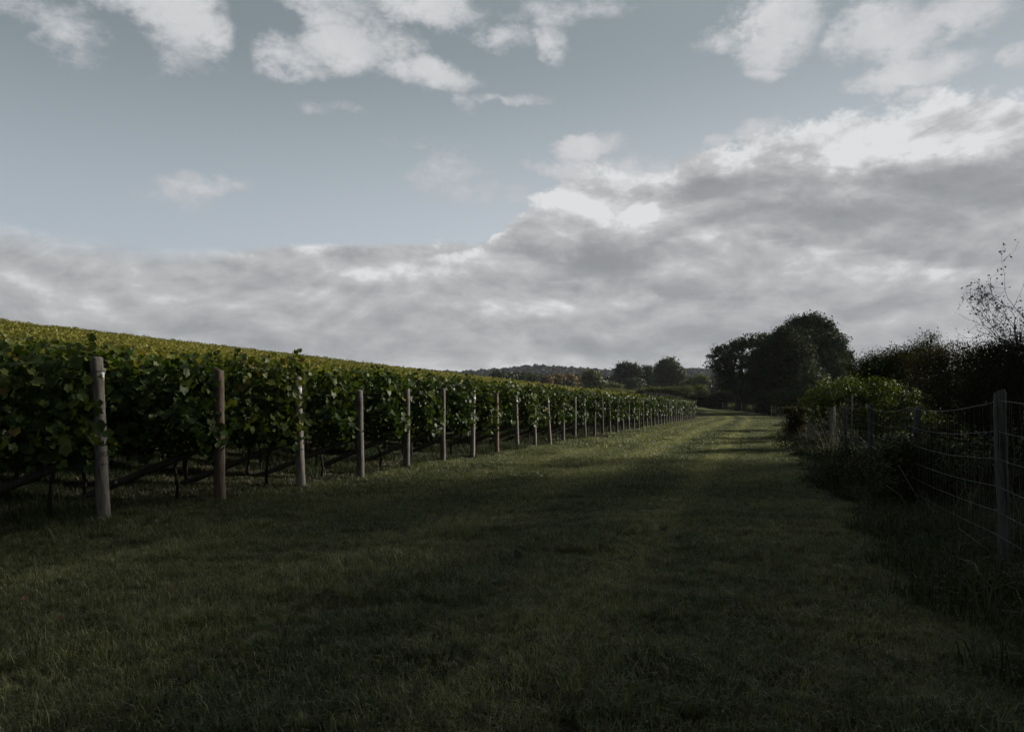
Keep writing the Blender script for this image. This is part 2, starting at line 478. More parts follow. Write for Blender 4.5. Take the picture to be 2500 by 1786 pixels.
# thatch, soil and painted-in shade between the blades where the sward is modelled
yy_ = t.node('ShaderNodeSeparateXYZ'); t.put(yy_.inputs[0], P)
c = t.mix(t.smooth(yy_.outputs[1], 140, 120), c, t.mix(1.0, c, (0.42, 0.38, 0.34), 'MULTIPLY'))
p = t.node('ShaderNodeBsdfPrincipled'); t.put(p.inputs['Base Color'], c)
p.inputs['Roughness'].default_value = 0.95; p.inputs['Specular IOR Level'].default_value = 0.1
b = t.node('ShaderNodeBump'); b.inputs['Strength'].default_value = 0.9; b.inputs['Distance'].default_value = 0.05
t.put(b.inputs['Height'], t.math('ADD', t.noise(P, 14, 6, 0.75), t.math('MULTIPLY', n2, 0.8)))
t.l.new(b.outputs[0], p.inputs['Normal']); t.l.new(p.outputs[0], out.inputs['Surface'])
# blades
m, t, out = new_mat('grass_blade'); mats['blade'] = m
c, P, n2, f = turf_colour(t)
ti = attr(t, 'tint')
c = t.mix(ti, t.mix(1.0, c, (0.45, 0.52, 0.38), 'MULTIPLY'), t.mix(1.0, c, (2.0, 1.9, 1.75), 'MULTIPLY'))
c = t.mix(t.smooth(ti, 0.966, 0.97), c, (0.27, 0.24, 0.16))
p = t.node('ShaderNodeBsdfPrincipled'); t.put(p.inputs['Base Color'], c)
p.inputs['Roughness'].default_value = 0.45; p.inputs['Specular IOR Level'].default_value = 0.5
tr = t.node('ShaderNodeBsdfTranslucent'); t.put(tr.inputs['Color'], t.mix(1.0, c, (1.2, 1.3, .6), 'MULTIPLY'))
mx = t.node('ShaderNodeMixShader'); mx.inputs[0].default_value = 0.3
t.l.new(p.outputs[0], mx.inputs[1]); t.l.new(tr.outputs[0], mx.inputs[2]); t.l.new(mx.outputs[0], out.inputs['Surface'])

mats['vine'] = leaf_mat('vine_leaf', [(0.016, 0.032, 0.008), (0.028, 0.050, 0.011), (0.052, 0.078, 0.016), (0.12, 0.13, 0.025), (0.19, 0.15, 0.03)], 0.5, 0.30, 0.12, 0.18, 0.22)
mats['vine_top'] = leaf_mat('sunlit_yellow_vine_leaf', [(0.048, 0.070, 0.014), (0.090, 0.110, 0.022), (0.16, 0.165, 0.040), (0.24, 0.22, 0.055), (0.28, 0.22, 0.06)], 0.55, 0.30, 0.06, 0.25, 0.2)  # yellower leaves, with the slope's sunlight partly put into the colour
mats['oak'] = leaf_mat('oak_leaf', [(0.016, 0.026, 0.008), (0.028, 0.042, 0.011), (0.06, 0.072, 0.018)], 0.7, 0.22, 0.15, spec=.1)
mats['far_oak'] = leaf_mat('far_oak_leaf', [(0.020, 0.032, 0.010), (0.036, 0.050, 0.014), (0.06, 0.07, 0.02)], 0.55, 0.2, 0.08)
mats['pale'] = leaf_mat('willow_leaf', [(0.06, 0.08, 0.03), (0.10, 0.12, 0.05), (0.15, 0.16, 0.07)], 0.55, 0.25, 0.2)
mats['autumn'] = leaf_mat('autumn_leaf', [(0.07, 0.075, 0.025), (0.16, 0.10, 0.035), (0.27, 0.11, 0.04)], 0.6, 0.25, 0.10)
mats['hedge'] = leaf_mat('hedge_leaf', [(0.012, 0.018, 0.006), (0.020, 0.028, 0.009), (0.038, 0.042, 0.014)], 0.7, 0.2, 0.25, spec=.08)
mats['rust'] = leaf_mat('rusty_leaf', [(0.016, 0.020, 0.007), (0.030, 0.028, 0.011), (0.060, 0.040, 0.016)], 0.7, 0.2, 0.4, spec=.08)
mats['bramble'] = leaf_mat('bramble_leaf', [(0.026, 0.042, 0.011), (0.055, 0.078, 0.016), (0.14, 0.155, 0.035)], 0.6, 0.28, 0.5, spec=.12)
mats['weed'] = leaf_mat('weed_leaf', [(0.020, 0.030, 0.010), (0.030, 0.045, 0.014), (0.05, 0.06, 0.03)], 0.6, 0.25, 0.8)
mats['dry'] = leaf_mat('dry_stalk', [(0.14, 0.12, 0.08), (0.22, 0.20, 0.14), (0.30, 0.27, 0.20)], 0.7, 0.2, 0.8)
mats['reed'] = leaf_mat('rough_grass', [(0.05, 0.065, 0.02), (0.09, 0.10, 0.035), (0.15, 0.14, 0.06)], 0.7, 0.3, 0.1)
mats['far_wood'] = leaf_mat('far_wood_leaf', [(0.013, 0.018, 0.012), (0.020, 0.026, 0.017), (0.030, 0.034, 0.022)], 0.7, 0.1, 0.01)

def wood_mat(name, a, bcol, scale=1.0):
    m, t, out = new_mat(name)
    tc = t.node('ShaderNodeTexCoord').outputs['Object']
    oi = t.node('ShaderNodeObjectInfo').outputs['Random']
    v = t.vmath('MULTIPLY', tc, (9 * scale, 9 * scale, 0.9 * scale))
    v = t.vmath('ADD', v, t.xyz(t.math('MULTIPLY', oi, 30), 0, 0))
    g = t.noise(v, 5.0, 6, 0.65, 0.6)
    g2 = t.noise(tc, 2.3, 4, 0.6)
    c = t.mix(t.smooth(g, .3, .7), a, bcol)
    c = t.mix(t.math('MULTIPLY', t.smooth(g2, .42, .72), .55), c, (0.085, 0.062, 0.042))
    c = t.mix(1.0, c, t.mix(oi, (.55, .55, .56), (1.1, 1.08, 1.05)), 'MULTIPLY')
    crack = t.smooth(t.noise(t.vmath('MULTIPLY', v, (2.2, 2.2, .35)), 3.0, 3, .5), .62, .68)
    c = t.mix(t.math('MULTIPLY', crack, .8), c, (0.012, 0.010, 0.008))
    p = t.node('ShaderNodeBsdfPrincipled'); t.put(p.inputs['Base Color'], c)
    p.inputs['Roughness'].default_value = 0.82; p.inputs['Specular IOR Level'].default_value = .25
    b = t.node('ShaderNodeBump'); b.inputs['Strength'].default_value = .6; b.inputs['Distance'].default_value = .008
    t.put(b.inputs['Height'], t.math('SUBTRACT', g, t.math('MULTIPLY', crack, 1.2)))
    t.l.new(b.outputs[0], p.inputs['Normal']); t.l.new(p.outputs[0], out.inputs['Surface'])
    return m
mats['post'] = wood_mat('weathered_timber', (0.11, 0.10, 0.09), (0.34, 0.32, 0.29))
mats['post_brown'] = wood_mat('brown_timber', (0.10, 0.075, 0.055), (0.23, 0.185, 0.145))
mats['brace'] = wood_mat('brace_timber', (0.055, 0.050, 0.044), (0.13, 0.12, 0.11))
mats['fence_post'] = wood_mat('fence_timber', (0.045, 0.048, 0.047), (0.115, 0.12, 0.115))
mats['bark'] = wood_mat('bark', (0.018, 0.014, 0.011), (0.055, 0.045, 0.036), .4)
mats['vine_bark'] = wood_mat('vine_bark', (0.014, 0.011, 0.009), (0.05, 0.04, 0.03), 3)
def plain(name, col, rough=.5, metal=0.0, spec=.5):
    m, t, out = new_mat(name)
    n = t.noise(t.node('ShaderNodeTexCoord').outputs['Object'], 30, 4, .6)
    c = t.mix(n, tuple(v * .75 for v in col), tuple(min(1, v * 1.25) for v in col))
    p = t.node('ShaderNodeBsdfPrincipled'); t.put(p.inputs['Base Color'], c)
    p.inputs['Roughness'].default_value = rough; p.inputs['Metallic'].default_value = metal; p.inputs['Specular IOR Level'].default_value = spec
    t.l.new(p.outputs[0], out.inputs['Surface']); return m
mats['wire'] = plain('galvanised_wire', (0.15, 0.155, 0.16), .55, .4)
mats['tag'] = plain('white_plastic', (0.72, 0.72, 0.72), .5)
mats['ink'] = plain('printed_ink', (0.05, 0.05, 0.05), .6)
mats['petal'] = plain('white_petal', (0.62, 0.58, 0.55), .7)
mats['petal_core'] = plain('flower_core', (0.35, 0.25, 0.12), .8)
mats['stone'] = plain('pale_stone', (0.60, 0.52, 0.42), .9)
mats['brown_leaf'] = plain('brown_leaf', (0.15, 0.085, 0.05), .8)
# far fields on the hills
m, t, out = new_mat('far_field'); mats['far_field'] = m
P = t.node('ShaderNodeNewGeometry').outputs['Position']
c = t.mix(t.smooth(t.noise(P, .008, 3), .42, .58), (0.05, 0.06, 0.03), (0.11, 0.095, 0.07))
p = t.node('ShaderNodeBsdfPrincipled'); t.put(p.inputs['Base Color'], c); p.inputs['Roughness'].default_value = 1
t.l.new(p.outputs[0], out.inputs['Surface'])

# ------------------------------------------------------------------ the ground, the grass track and the far hills: one sheet cut in three
def axis(segs):
    out_ = [segs[0][0]]
    for a, bb, st in segs:
        n = max(1, int(round((bb - a) / st)))
        out_ += list(np.linspace(a, bb, n + 1)[1:])
    return np.array(out_)
gx = axis([(-4200, -1200, 300), (-1200, -400, 50), (-400, -120, 10), (-120, -30, 2), (-30, 60, .6), (60, 130, 2), (130, 400, 10), (400, 1500, 40), (1500, 4200, 300)])
gy = axis([(-200, -20, 20), (-20, 0, 2), (0, 45, .5), (45, 150, 1.0), (150, 300, 5), (300, 1500, 30), (1500, 4000, 250)])
X, Y = np.meshgrid(gx, gy)
Z = terrain(X, Y)
V = np.stack([X, Y, Z], -1).reshape(-1, 3)
ny, nx = X.shape
i = (np.arange(ny - 1)[:, None] * nx + np.arange(nx - 1)[None, :])
F = np.stack([i, i + 1, i + nx + 1, i + nx], -1).reshape(-1, 4)
cx = (X[:-1, :-1] + X[1:, 1:]).ravel() / 2; cy = (Y[:-1, :-1] + Y[1:, 1:]).ravel() / 2
bend = 0.0033 * np.maximum(0, np.minimum(cy, 150) - 80) ** 2
in_track = (cx > row_x(cy) + .9 - bend) & (cx < fence_x(cy) - .9) & (cy > -20) & (cy < 148)
in_hills = np.hypot(cx, cy) > 520
def sub_mesh(name, mask, mat):
    f = F[mask]; u, inv = np.unique(f, return_inverse=True)
    return link(name, make_mesh(name, V[u], None, inv.reshape(-1, 4), mat, True))
tag(sub_mesh('ground', ~in_track & ~in_hills, mats['turf']), kind='structure')
tag(sub_mesh('grass_track', in_track, mats['turf']), kind='structure')
tag(sub_mesh('hills', in_hills, mats['far_field']), kind='structure')

# ------------------------------------------------------------------ geometry-node scattering for what nobody could count
def scatter_stuff(name, sources, pts, eul, scl, idx, label, cat, meshes_mat=None):
    lib = bpy.data.collections.new(name + '_library')
    for k, me in enumerate(sources):
        o = bpy.data.objects.new('%s_source_%02d' % (name, k), me)
        lib.objects.link(o)
    me = bpy.data.meshes.new(name)
    pts = np.asarray(pts, np.float32)
    me.vertices.add(len(pts)); me.vertices.foreach_set('co', pts.ravel())
    a = me.attributes.new('rot', 'FLOAT_VECTOR', 'POINT'); a.data.foreach_set('vector', np.asarray(eul, np.float32).ravel())
    a = me.attributes.new('scl', 'FLOAT', 'POINT'); a.data.foreach_set('value', np.asarray(scl, np.float32))
    a = me.attributes.new('idx', 'INT', 'POINT'); a.data.foreach_set('value', np.asarray(idx, np.int32))
    o = link(name, me)
    tag(o, label, cat, kind='stuff')
    ng = bpy.data.node_groups.new(name + '_nodes', 'GeometryNodeTree')
    ng.interface.new_socket('Geometry', in_out='INPUT', socket_type='NodeSocketGeometry')
    ng.interface.new_socket('Geometry', in_out='OUTPUT', socket_type='NodeSocketGeometry')
    gi = ng.nodes.new('NodeGroupInput'); go = ng.nodes.new('NodeGroupOutput')
    ip = ng.nodes.new('GeometryNodeInstanceOnPoints')
    ci = ng.nodes.new('GeometryNodeCollectionInfo')
    ci.inputs['Collection'].default_value = lib
    ci.inputs['Separate Children'].default_value = True
    ci.inputs['Reset Children'].default_value = True
    def named(nm, ty):
        n = ng.nodes.new('GeometryNodeInputNamedAttribute'); n.data_type = ty
        n.inputs['Name'].default_value = nm
        return [q for q in n.outputs if q.enabled and q.name == 'Attribute'][0]
    L = ng.links
    L.new(gi.outputs[0], ip.inputs['Points']); L.new(ci.outputs[0], ip.inputs['Instance'])
    ip.inputs['Pick Instance'].default_value = True
    L.new(named('idx', 'INT'), ip.inputs['Instance Index'])
    L.new(named('rot', 'FLOAT_VECTOR'), ip.inputs['Rotation'])
    L.new(named('scl', 'FLOAT'), ip.inputs['Scale'])
    L.new(ip.outputs[0], go.inputs[0])
    md = o.modifiers.new('scatter', 'NODES'); md.node_group = ng
    return o
def align(pts, yaw):
    """euler angles that stand things up along the terrain normal"""
    N = normal_at(pts[:, 0], pts[:, 1])
    out_ = np.zeros((len(pts), 3))
    for k in range(len(pts)):
        q = Vector(N[k]).to_track_quat('Z', 'Y') 
        e = (Vector((0, 0, 1)).rotation_difference(Vector(N[k])) @ Euler((0, 0, yaw[k])).to_quaternion()).to_euler()
        out_[k] = e
    return out_

# ---- grass blades
def blade_patch(name, size, n, hmin, hmax, wd, seed, weeds=0, curve=.5):
    rng = np.random.default_rng(seed)
    bx = rng.uniform(-size / 2, size / 2, n); by = rng.uniform(-size / 2, size / 2, n)
    # tussocks: height follows a lumpy field
    fld = .5 + .5 * np.sin(bx * 9 + seed) * np.sin(by * 8 + 2 * seed) + .35 * np.sin(bx * 23 + 1) * np.sin(by * 19)
    h = (hmin + (hmax - hmin) * rng.random(n) ** 1.6) * (0.7 + .5 * np.clip(fld, 0, 1.2))
    yaw = rng.uniform(0, 2 * math.pi, n)
    lean = rng.uniform(.1, 1.0, n) * curve
    ldir = np.stack([np.cos(yaw), np.sin(yaw), np.zeros(n)], -1)
    side = np.stack([-np.sin(yaw), np.cos(yaw), np.zeros(n)], -1)
    tw = rng.uniform(-.9, .9, n)[:, None]
    side = norm(side + ldir * tw)
    B = np.stack([bx, by, np.full(n, -.01)], -1)
    w_ = (wd * rng.uniform(.6, 1.3, n))[:, None]
    up = np.array([0, 0, 1.0])
    l1 = h[:, None] * .55; l2 = h[:, None]
    mid = B + up * l1 * .95 + ldir * l1 * (lean[:, None] * .6)
    tip = B + up * l2 * (1 - .45 * lean[:, None]) + ldir * l2 * lean[:, None] * 1.25
    Vv = np.stack([B - side * w_, B + side * w_, mid + side * w_ * .8, mid - side * w_ * .8, tip], 1).reshape(-1, 3)
    k = np.arange(n)[:, None] * 5
    F4 = k + np.array([[0, 1, 2, 3]]); F3 = k + np.array([[3, 2, 4]])
    ti = np.repeat(rng.random(n), 5)
    bag = Bag(); bag.add(Vv, F3, F4, ti)
    if weeds:
        cc = np.stack([rng.uniform(-size / 2, size / 2, weeds), rng.uniform(-size / 2, size / 2, weeds), rng.uniform(.015, .05, weeds)], -1)
        nn = np.array([0, 0, 1.0]) + rng.normal(size=(weeds, 3)) * .35
        tv = [[0, -.5, 0], [.45, -.1, .08], [.3, .4, .05], [0, .55, 0], [-.3, .4, .05], [-.45, -.1, .08]]
        tf = [[0, 1, 2], [0, 2, 3], [0, 3, 4], [0, 4, 5]]
        Vw, Fw, tw_ = scatter(tv, tf, cc, nn, rng.uniform(.006, .016, weeds), rng, tint=rng.random(weeds) * .3)
        bag.add(Vw, Fw, None, tw_)
    return bag.mesh(name, mats['blade'])
near_patches = [blade_patch('turf_patch', .8, 7000, .03, .085, .0021, k, 16 + 50 * (k % 3 == 0), .9) for k in range(4)]
near_patches += [blade_patch('long_turf_patch', .8, 5500, .04, .14, .0024, 10 + k, 30, .9) for k in range(2)]
mid_patches = [blade_patch('turf_patch_mid', 1.6, 11000, .03, .09, .0032, 20 + k, 60, .85) for k in range(4)]
far_patches = [blade_patch('turf_patch_far', 3.2, 12000, .035, .10, .0075, 30 + k, 0, .7) for k in range(3)]
rough_patches = [blade_patch('rough_patch', 1.2, 1700, .12, .42, .004, 40 + k, 300, 1.0) for k in range(3)]
for me in rough_patches:
    me.materials.clear(); me.materials.append(mats['weed'])
sources = near_patches + mid_patches + far_patches + rough_patches
rng = np.random.default_rng(5)
G = []      # x, y, scale, index
def in_view(x, y, m=1.5):
    return (abs(x) < .70 * y + m)
def lay(y0, y1, step, ids, scl):
    for y in np.arange(y0, y1, step):
        for x in np.arange(-.72 * y - 3, .72 * y + 3, step):
            xx = x + rng.uniform(-.25, .25) * step; yy = y + rng.uniform(-.25, .25) * step
            if not in_view(xx, yy, step + 1): continue
            if xx > fence_x(yy) + 9 or xx < row_x(yy) - 14: continue
            G.append((xx, yy, scl * rng.uniform(.9, 1.15), ids[rng.integers(len(ids))]))
lay(1.6, 10, .62, [0, 1, 2, 3, 0, 1, 2, 3, 4, 5], 1.0)
lay(10, 26, 1.25, [6, 7, 8, 9], 1.0)
lay(26, 70, 2.5, [10, 11, 12], 1.0)
for y_ in np.arange(70, 140, 2.6):
    for x_ in np.arange(row_x(y_) - 3 - .004 * max(0, y_ - 80) ** 2, fence_x(y_) + 2, 2.6):
        G.append((x_ + rng.uniform(-.5, .5), y_ + rng.uniform(-.5, .5), rng.uniform(.9, 1.15), 10 + rng.integers(3)))
# rougher growth along the fence and under the vines' end posts
for y in np.arange(2.2, 60, .8):
    for q in range(4 if y < 30 else 2):
        xx = float(fence_x(y)) + rng.uniform(-.55, 1.2)
        G.append((xx, y + rng.uniform(-.4, .4), rng.uniform(.45, 1.1), 13 + rng.integers(3)))
for y in np.arange(2.5, 30, 1.1):
    for q in range(5):
        xx = float(fence_x(y)) + rng.uniform(.8, 9)
        if in_view(xx, y): G.append((xx, y + rng.uniform(-.5, .5), rng.uniform(.9, 1.6), 13 + rng.integers(3)))
for y in np.arange(6, 60, .8):
    for q in range(7):
        xx = row_x(y) - rng.uniform(.15, 9)
        if in_view(xx, y): G.append((xx, y + rng.uniform(-.5, .5), rng.uniform(.35, .85), 13 + rng.integers(3)))
G = np.array(G)
P3 = np.stack([G[:, 0], G[:, 1], terrain(G[:, 0], G[:, 1])], -1)
yaw = rng.choice([0, .5, 1, 1.5], len(G)) * math.pi + rng.uniform(-.2, .2, len(G))
scatter_stuff('grass', sources, P3, align(P3, yaw), G[:, 2], G[:, 3].astype(int), 'short mown grass with clover covering the track and headland', 'grass')

# ------------------------------------------------------------------ vineyard
ROW_DIR = norm(np.array([-1.0, -0.25]))
ROW_RZ = math.atan2(ROW_DIR[1], ROW_DIR[0])
N_ROWS = 46
def row_start(k):
    y = 8.4 + 1.82 * k
    return np.array([row_x(y), y])
# grape leaf: five-lobed outline, folded along its midrib
ang = np.radians([-90, -62, -30, -8, 18, 38, 62, 78, 90, 102, 118, 142, 162, 188, 210, 242])
rl = np.array([.22, .50, .54, .47, .58, .54, .50, .58, .66, .58, .50, .54, .58, .47, .54, .50])
leaf_tv = [[0, 0, 0]] + [[math.cos(a) * r_ * .95, math.sin(a) * r_, abs(math.cos(a)) * r_ * .22 - .05 * (r_ > .55)] for a, r_ in zip(ang, rl)]
leaf_tf = [[0, 1 + j, 1 + (j + 1) % 16] for j in range(16)]
lite_tv = [[0, -.4, 0], [.5, -.2, .12], [.42, .3, .05], [0, .6, -.03], [-.42, .3, .05], [-.5, -.2, .12]]
lite_tf = [[0, 1, 2], [0, 2, 3], [0, 3, 4], [0, 4, 5]]
VINE_L = 1.2
def make_vine(seed, n_leaf, tv, tf, size, seg=6, mat='vine'):
    rng = np.random.default_rng(seed)
    # shoots rise from the cordon and carry the leaves
    canes = []
    wood = Bag()
    tx = rng.uniform(-.1, .1)
    zt = .66 + rng.uniform(-.03, .05)
    tr_pts = [[tx, 0, -.1], [tx + rng.uniform(-.03, .03), rng.uniform(-.02, .02), .2], [tx + rng.uniform(-.05, .05), rng.uniform(-.03, .03), .45], [tx + rng.uniform(-.05, .05), 0, zt]]
    wood.tube(tr_pts, [.030, .024, .021, .022], seg)
    wood.tube([[tx, 0, zt - .02], [tx + .25, .01, zt + .05], [tx + .58, 0, zt + .04]], [.019, .014, .009], seg - 1)
    wood.tube([[tx, 0, zt - .02], [tx - .25, -.01, zt + .05], [tx - .58, 0, zt + .04]], [.019, .014, .009], seg - 1)
    nsh = 11
    cpts = []
    for s_ in range(nsh):
        x0 = -.58 + 1.16 * (s_ + rng.uniform(.2, .8)) / nsh
        y0 = rng.normal() * .03
        top = (rng.uniform(1.86, 2.04) if rng.random() < .93 else rng.uniform(2.04, 2.18)) if mat == 'vine' else rng.uniform(1.80, 2.05)
        pts_ = np.array([[x0, y0, zt + .04], [x0 + rng.normal() * .05, y0 + rng.normal() * .05, 1.1], [x0 + rng.normal() * .09, y0 + rng.normal() * .07, 1.55], [x0 + rng.normal() * .12, y0 + rng.normal() * .09, top]])
        wood.tube(pts_, [.006, .005, .004, .002], 4, caps=False)
        canes.append(pts_)
    # a few drooping laterals
    for s_ in range(4):
        x0 = rng.uniform(-.6, .6); sg = rng.choice([-1, 1])
        pts_ = np.array([[x0, sg * .10, rng.uniform(1.0, 1.7)], [x0 + rng.normal() * .1, sg * .26, 1.25], [x0 + rng.normal() * .15, sg * .33, rng.uniform(.75, 1.05)]])
        canes.append(pts_)
    cc = []
    for q in range(n_leaf):
        c_ = canes[rng.integers(len(canes))] if rng.random() < .9 else canes[rng.integers(nsh, len(canes))]
        u = rng.random() ** .88 * (len(c_) - 1)
        a = int(u); f_ = u - a
        p_ = c_[a] * (1 - f_) + c_[min(a + 1, len(c_) - 1)] * f_
        if q % 8 == 0: p_ = np.array([rng.uniform(-.62, .62), rng.normal() * .10, rng.uniform(.66, .98)])
        cc.append(p_ + np.array([rng.normal() * .06, rng.normal() * .135, rng.normal() * .05]))
    cc = np.array(cc)
    nn = np.stack([rng.normal(size=n_leaf) * .45, np.sign(cc[:, 1]) * rng.uniform(.5, 1.1, n_leaf), rng.normal(size=n_leaf) * .35 + .40 + .5 * (cc[:, 2] > 1.8)], -1)
    nn += rng.normal(size=nn.shape) * .28
    hi_ = np.clip((cc[:, 2] - 1.35) / .7, 0, 1)  # higher leaves tinted lighter: light from above put into their colour
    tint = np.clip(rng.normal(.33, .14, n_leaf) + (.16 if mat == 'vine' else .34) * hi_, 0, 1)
    yl = rng.random(n_leaf) < .018
    tint[yl] = .95
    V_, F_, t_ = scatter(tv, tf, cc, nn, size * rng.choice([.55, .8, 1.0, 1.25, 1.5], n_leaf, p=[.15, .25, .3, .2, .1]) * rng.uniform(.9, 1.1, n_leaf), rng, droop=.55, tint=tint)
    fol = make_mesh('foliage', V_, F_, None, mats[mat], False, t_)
    return wood.mesh('vine_trunk', mats['vine_bark'], True), fol
near_v = [make_vine(100 + k, 1150, leaf_tv, leaf_tf, .088) for k in range(7)]
far_v = [make_vine(200 + k, 560, lite_tv, lite_tf, .125, 4) for k in range(5)]
top_v = [make_vine(250 + k, 700, lite_tv, lite_tf, .105, 4, 'vine_top') for k in range(5)]

ONES = ['', 'first', 'second', 'third', 'fourth', 'fifth', 'sixth', 'seventh', 'eighth', 'ninth', 'tenth', 'eleventh', 'twelfth', 'thirteenth', 'fourteenth', 'fifteenth', 'sixteenth', 'seventeenth', 'eighteenth', 'nineteenth']
def ordinal(n):
    if n < 20: return ONES[n]
    tens = {2: ('twenty', 'twentieth'), 3: ('thirty', 'thirtieth'), 4: ('forty', 'fortieth'), 5: ('fifty', 'fiftieth'), 6: ('sixty', 'sixtieth')}[n // 10]
    return tens[1] if n % 10 == 0 else tens[0] + '-' + ONES[n % 10]

vines = []
for k in range(N_ROWS):
    s0 = row_start(k)
    tmax = 3.5 + 1.64 * k + 2.5
    n_v = int(tmax / VINE_L)
    for j in range(n_v):
        tt = (.60 if k < 3 else .68 + .08 * math.sin(k * 2.7)) + j * VINE_L
        p_ = s0 + ROW_DIR * tt
        if p_[1] < 2: continue
        face = 1.0 if tt < 2.8 else .16
        vines.append((face / (p_[1] ** 1.6), k, j, p_[0], p_[1]))
vines.sort(reverse=True)
singles, rest = vines[:298], vines[298:]
proto = {}
rnd = random.Random(3)
def place(root, x, y):
    e = .5
    sx = (T(x + ROW_DIR[0] * e, y + ROW_DIR[1] * e) - T(x - ROW_DIR[0] * e, y - ROW_DIR[1] * e)) / (2 * e)
    root.location = (x, y, T(x, y))
    return sx
for (sc_, k, j, x, y) in singles:
    near = y < 34
    vv = rnd.randrange(7) if (near and (j < 4 or y < 15)) else (10 + rnd.randrange(5) if j < 2 else 20 + rnd.randrange(5))
    if vv not in proto:
        r = empty('grapevine', (x, y, 0))
        tr_, fo_ = near_v[vv] if vv < 10 else (far_v[vv - 10] if vv < 20 else top_v[vv - 20])
        link('trunk', tr_, r); link('foliage', fo_, r)
        proto[vv] = r
    else:
        r = copy_tree(proto[vv])
    sx = place(r, x, y)
    rz = ROW_RZ + (math.pi if rnd.random() < .5 else 0)
    # x axis follows the slope of the row
    sgn = 1 if abs(rz - ROW_RZ) < .1 else -1
    r.rotation_euler = (0, -math.atan(sx) * sgn, rz)
    zs = rnd.uniform(.97, 1.04)
    r.scale = (rnd.uniform(.97, 1.08), rnd.uniform(.9, 1.15), zs)
    if j == 0:
        lab = 'leafy green grapevine at the very end of the %s row, beside its timber post' % ordinal(k + 1)
    else:
        lab = 'leafy green grapevine, %s one in from the end post of the %s row' % (ordinal(j + 1), ordinal(k + 1))
    tag(r, lab, 'grapevine', 'grapevines trained along the vineyard rows')
print('single vines', len(singles), 'rest', len(rest))
# the rest of the vineyard as one mass
pts_, eu, sc2, ix = [], [], [], []
srcs = []
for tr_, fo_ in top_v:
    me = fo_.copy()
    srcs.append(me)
for (sc_, k, j, x, y) in rest:
    e = .5
    sx = (T(x + ROW_DIR[0] * e, y + ROW_DIR[1] * e) - T(x - ROW_DIR[0] * e, y - ROW_DIR[1] * e)) / (2 * e)
    fl = rnd.random() < .5
    pts_.append((x, y, T(x, y)))
    eu.append((0, math.atan(sx) * (1 if fl else -1), ROW_RZ + (math.pi if fl else 0)))
    sc2.append(rnd.uniform(.97, 1.05)); ix.append(rnd.randrange(len(srcs)))
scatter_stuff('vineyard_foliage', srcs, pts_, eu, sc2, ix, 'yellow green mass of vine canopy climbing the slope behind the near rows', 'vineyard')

# ---- end posts with their braces, wires and tags
post_px_h = {}
def post_mesh(seed, r=.070, h=1.78, brown=False):
    rng = np.random.default_rng(seed)
    zs = np.array([-.25, 0, .3, .6, .9, 1.2, 1.5, h - .012, h])
    R = r * np.array([1.04, 1.04, 1.02, 1.0, 1.0, .99, .98, .975, .93])
    seg = 18
    wob_ = 1 + rng.normal(size=(1, seg)) * .012 + rng.normal(size=(len(zs), seg)) * .006
    bag = Bag(); bag.tube(np.stack([rng.normal(size=len(zs)) * .002, rng.normal(size=len(zs)) * .002, zs], -1), R, seg, wob=wob_)
    return bag.mesh('end_post_timber', mats['post_brown' if brown else 'post'], True)
pm = [post_mesh(k) for k in range(4)] + [post_mesh(9, .072, 1.78, True)]
def brace_mesh(seed):
    bag = Bag()
    n = 9; t_ = np.linspace(0, 1, n)
    rng = np.random.default_rng(seed)
    L_ = 1.95
    P_ = np.stack([.05 + L_ * t_, rng.normal(size=n) * .004, .80 + .02 - (.80 + .10) * t_], -1)
    wob_ = 1 + rng.normal(size=(n, 12)) * .02
    bag.tube(P_, .046 * (1 + .06 * t_), 12, wob=wob_)
    return bag.mesh('brace_timber', mats['brace'], True)
bm_ = [brace_mesh(k) for k in range(3)]
def wire_mesh(L_, slope, near=True):
    bag = Bag()
    for z in (.62, .95, 1.28, 1.62):
        n = 10; t_ = np.linspace(0, 1, n)
        bag.tube(np.stack([.0 + L_ * t_, np.full(n, .06), z - .015 * np.sin(t_ * 3.14) + 0 * t_], -1), .0022 if near else .004, 4, caps=False)
    return bag.mesh('trellis_wire', mats['wire'])
def tie_mesh():
    bag = Bag()
    if True:
        for z in (.62, .95, 1.28, 1.62):
            an = np.linspace(0, 4 * math.pi, 60)
            bag.tube(np.stack([np.cos(an) * .0735, np.sin(an) * .0735, z + an * .0012], -1), .0022, 4, caps=False)
            # twisted tail hanging down
            tt_ = np.linspace(0, 1, 40)
            bag.tube(np.stack([.05 + .012 * np.sin(tt_ * 34), .062 + .012 * np.cos(tt_ * 34), z - .015 - .11 * tt_], -1), .0024, 4, caps=False)
            bag.tube(np.stack([.08 + .14 * tt_, .066 + .012 * np.cos(tt_ * 40), z + .012 * np.sin(tt_ * 40)], -1), .0024, 4, caps=False)
    return bag.mesh('wire_tie', mats['wire'])
tiem = tie_mesh()
wm_near = wire_mesh(7.0, 0); wm_far = wire_mesh(9.0, 0, False)
def tag_mesh():
    bag = Bag()
    # small sheet bent round the post's lit side
    n = 7; a_ = np.linspace(-.42, .42, n)
    for zz in (0, .10):
        pass
    Vv = []
    for rr_ in (.0755, .0738):
        for zz in (0, .105):
            for a in a_: Vv.append([rr_ * math.cos(a), rr_ * math.sin(a), zz])
    F4 = []
    for j in range(n - 1):
        F4.append([j, j + 1, n + j + 1, n + j]); F4.append([2 * n + j + 1, 2 * n + j, 3 * n + j, 3 * n + j + 1])
        F4.append([n + j, n + j + 1, 3 * n + j + 1, 3 * n + j]); F4.append([j + 1, j, 2 * n + j, 2 * n + j + 1])
    bag.add(Vv, None, F4)
    return bag.mesh('label_tag', mats['tag'], False)
tagm = tag_mesh()
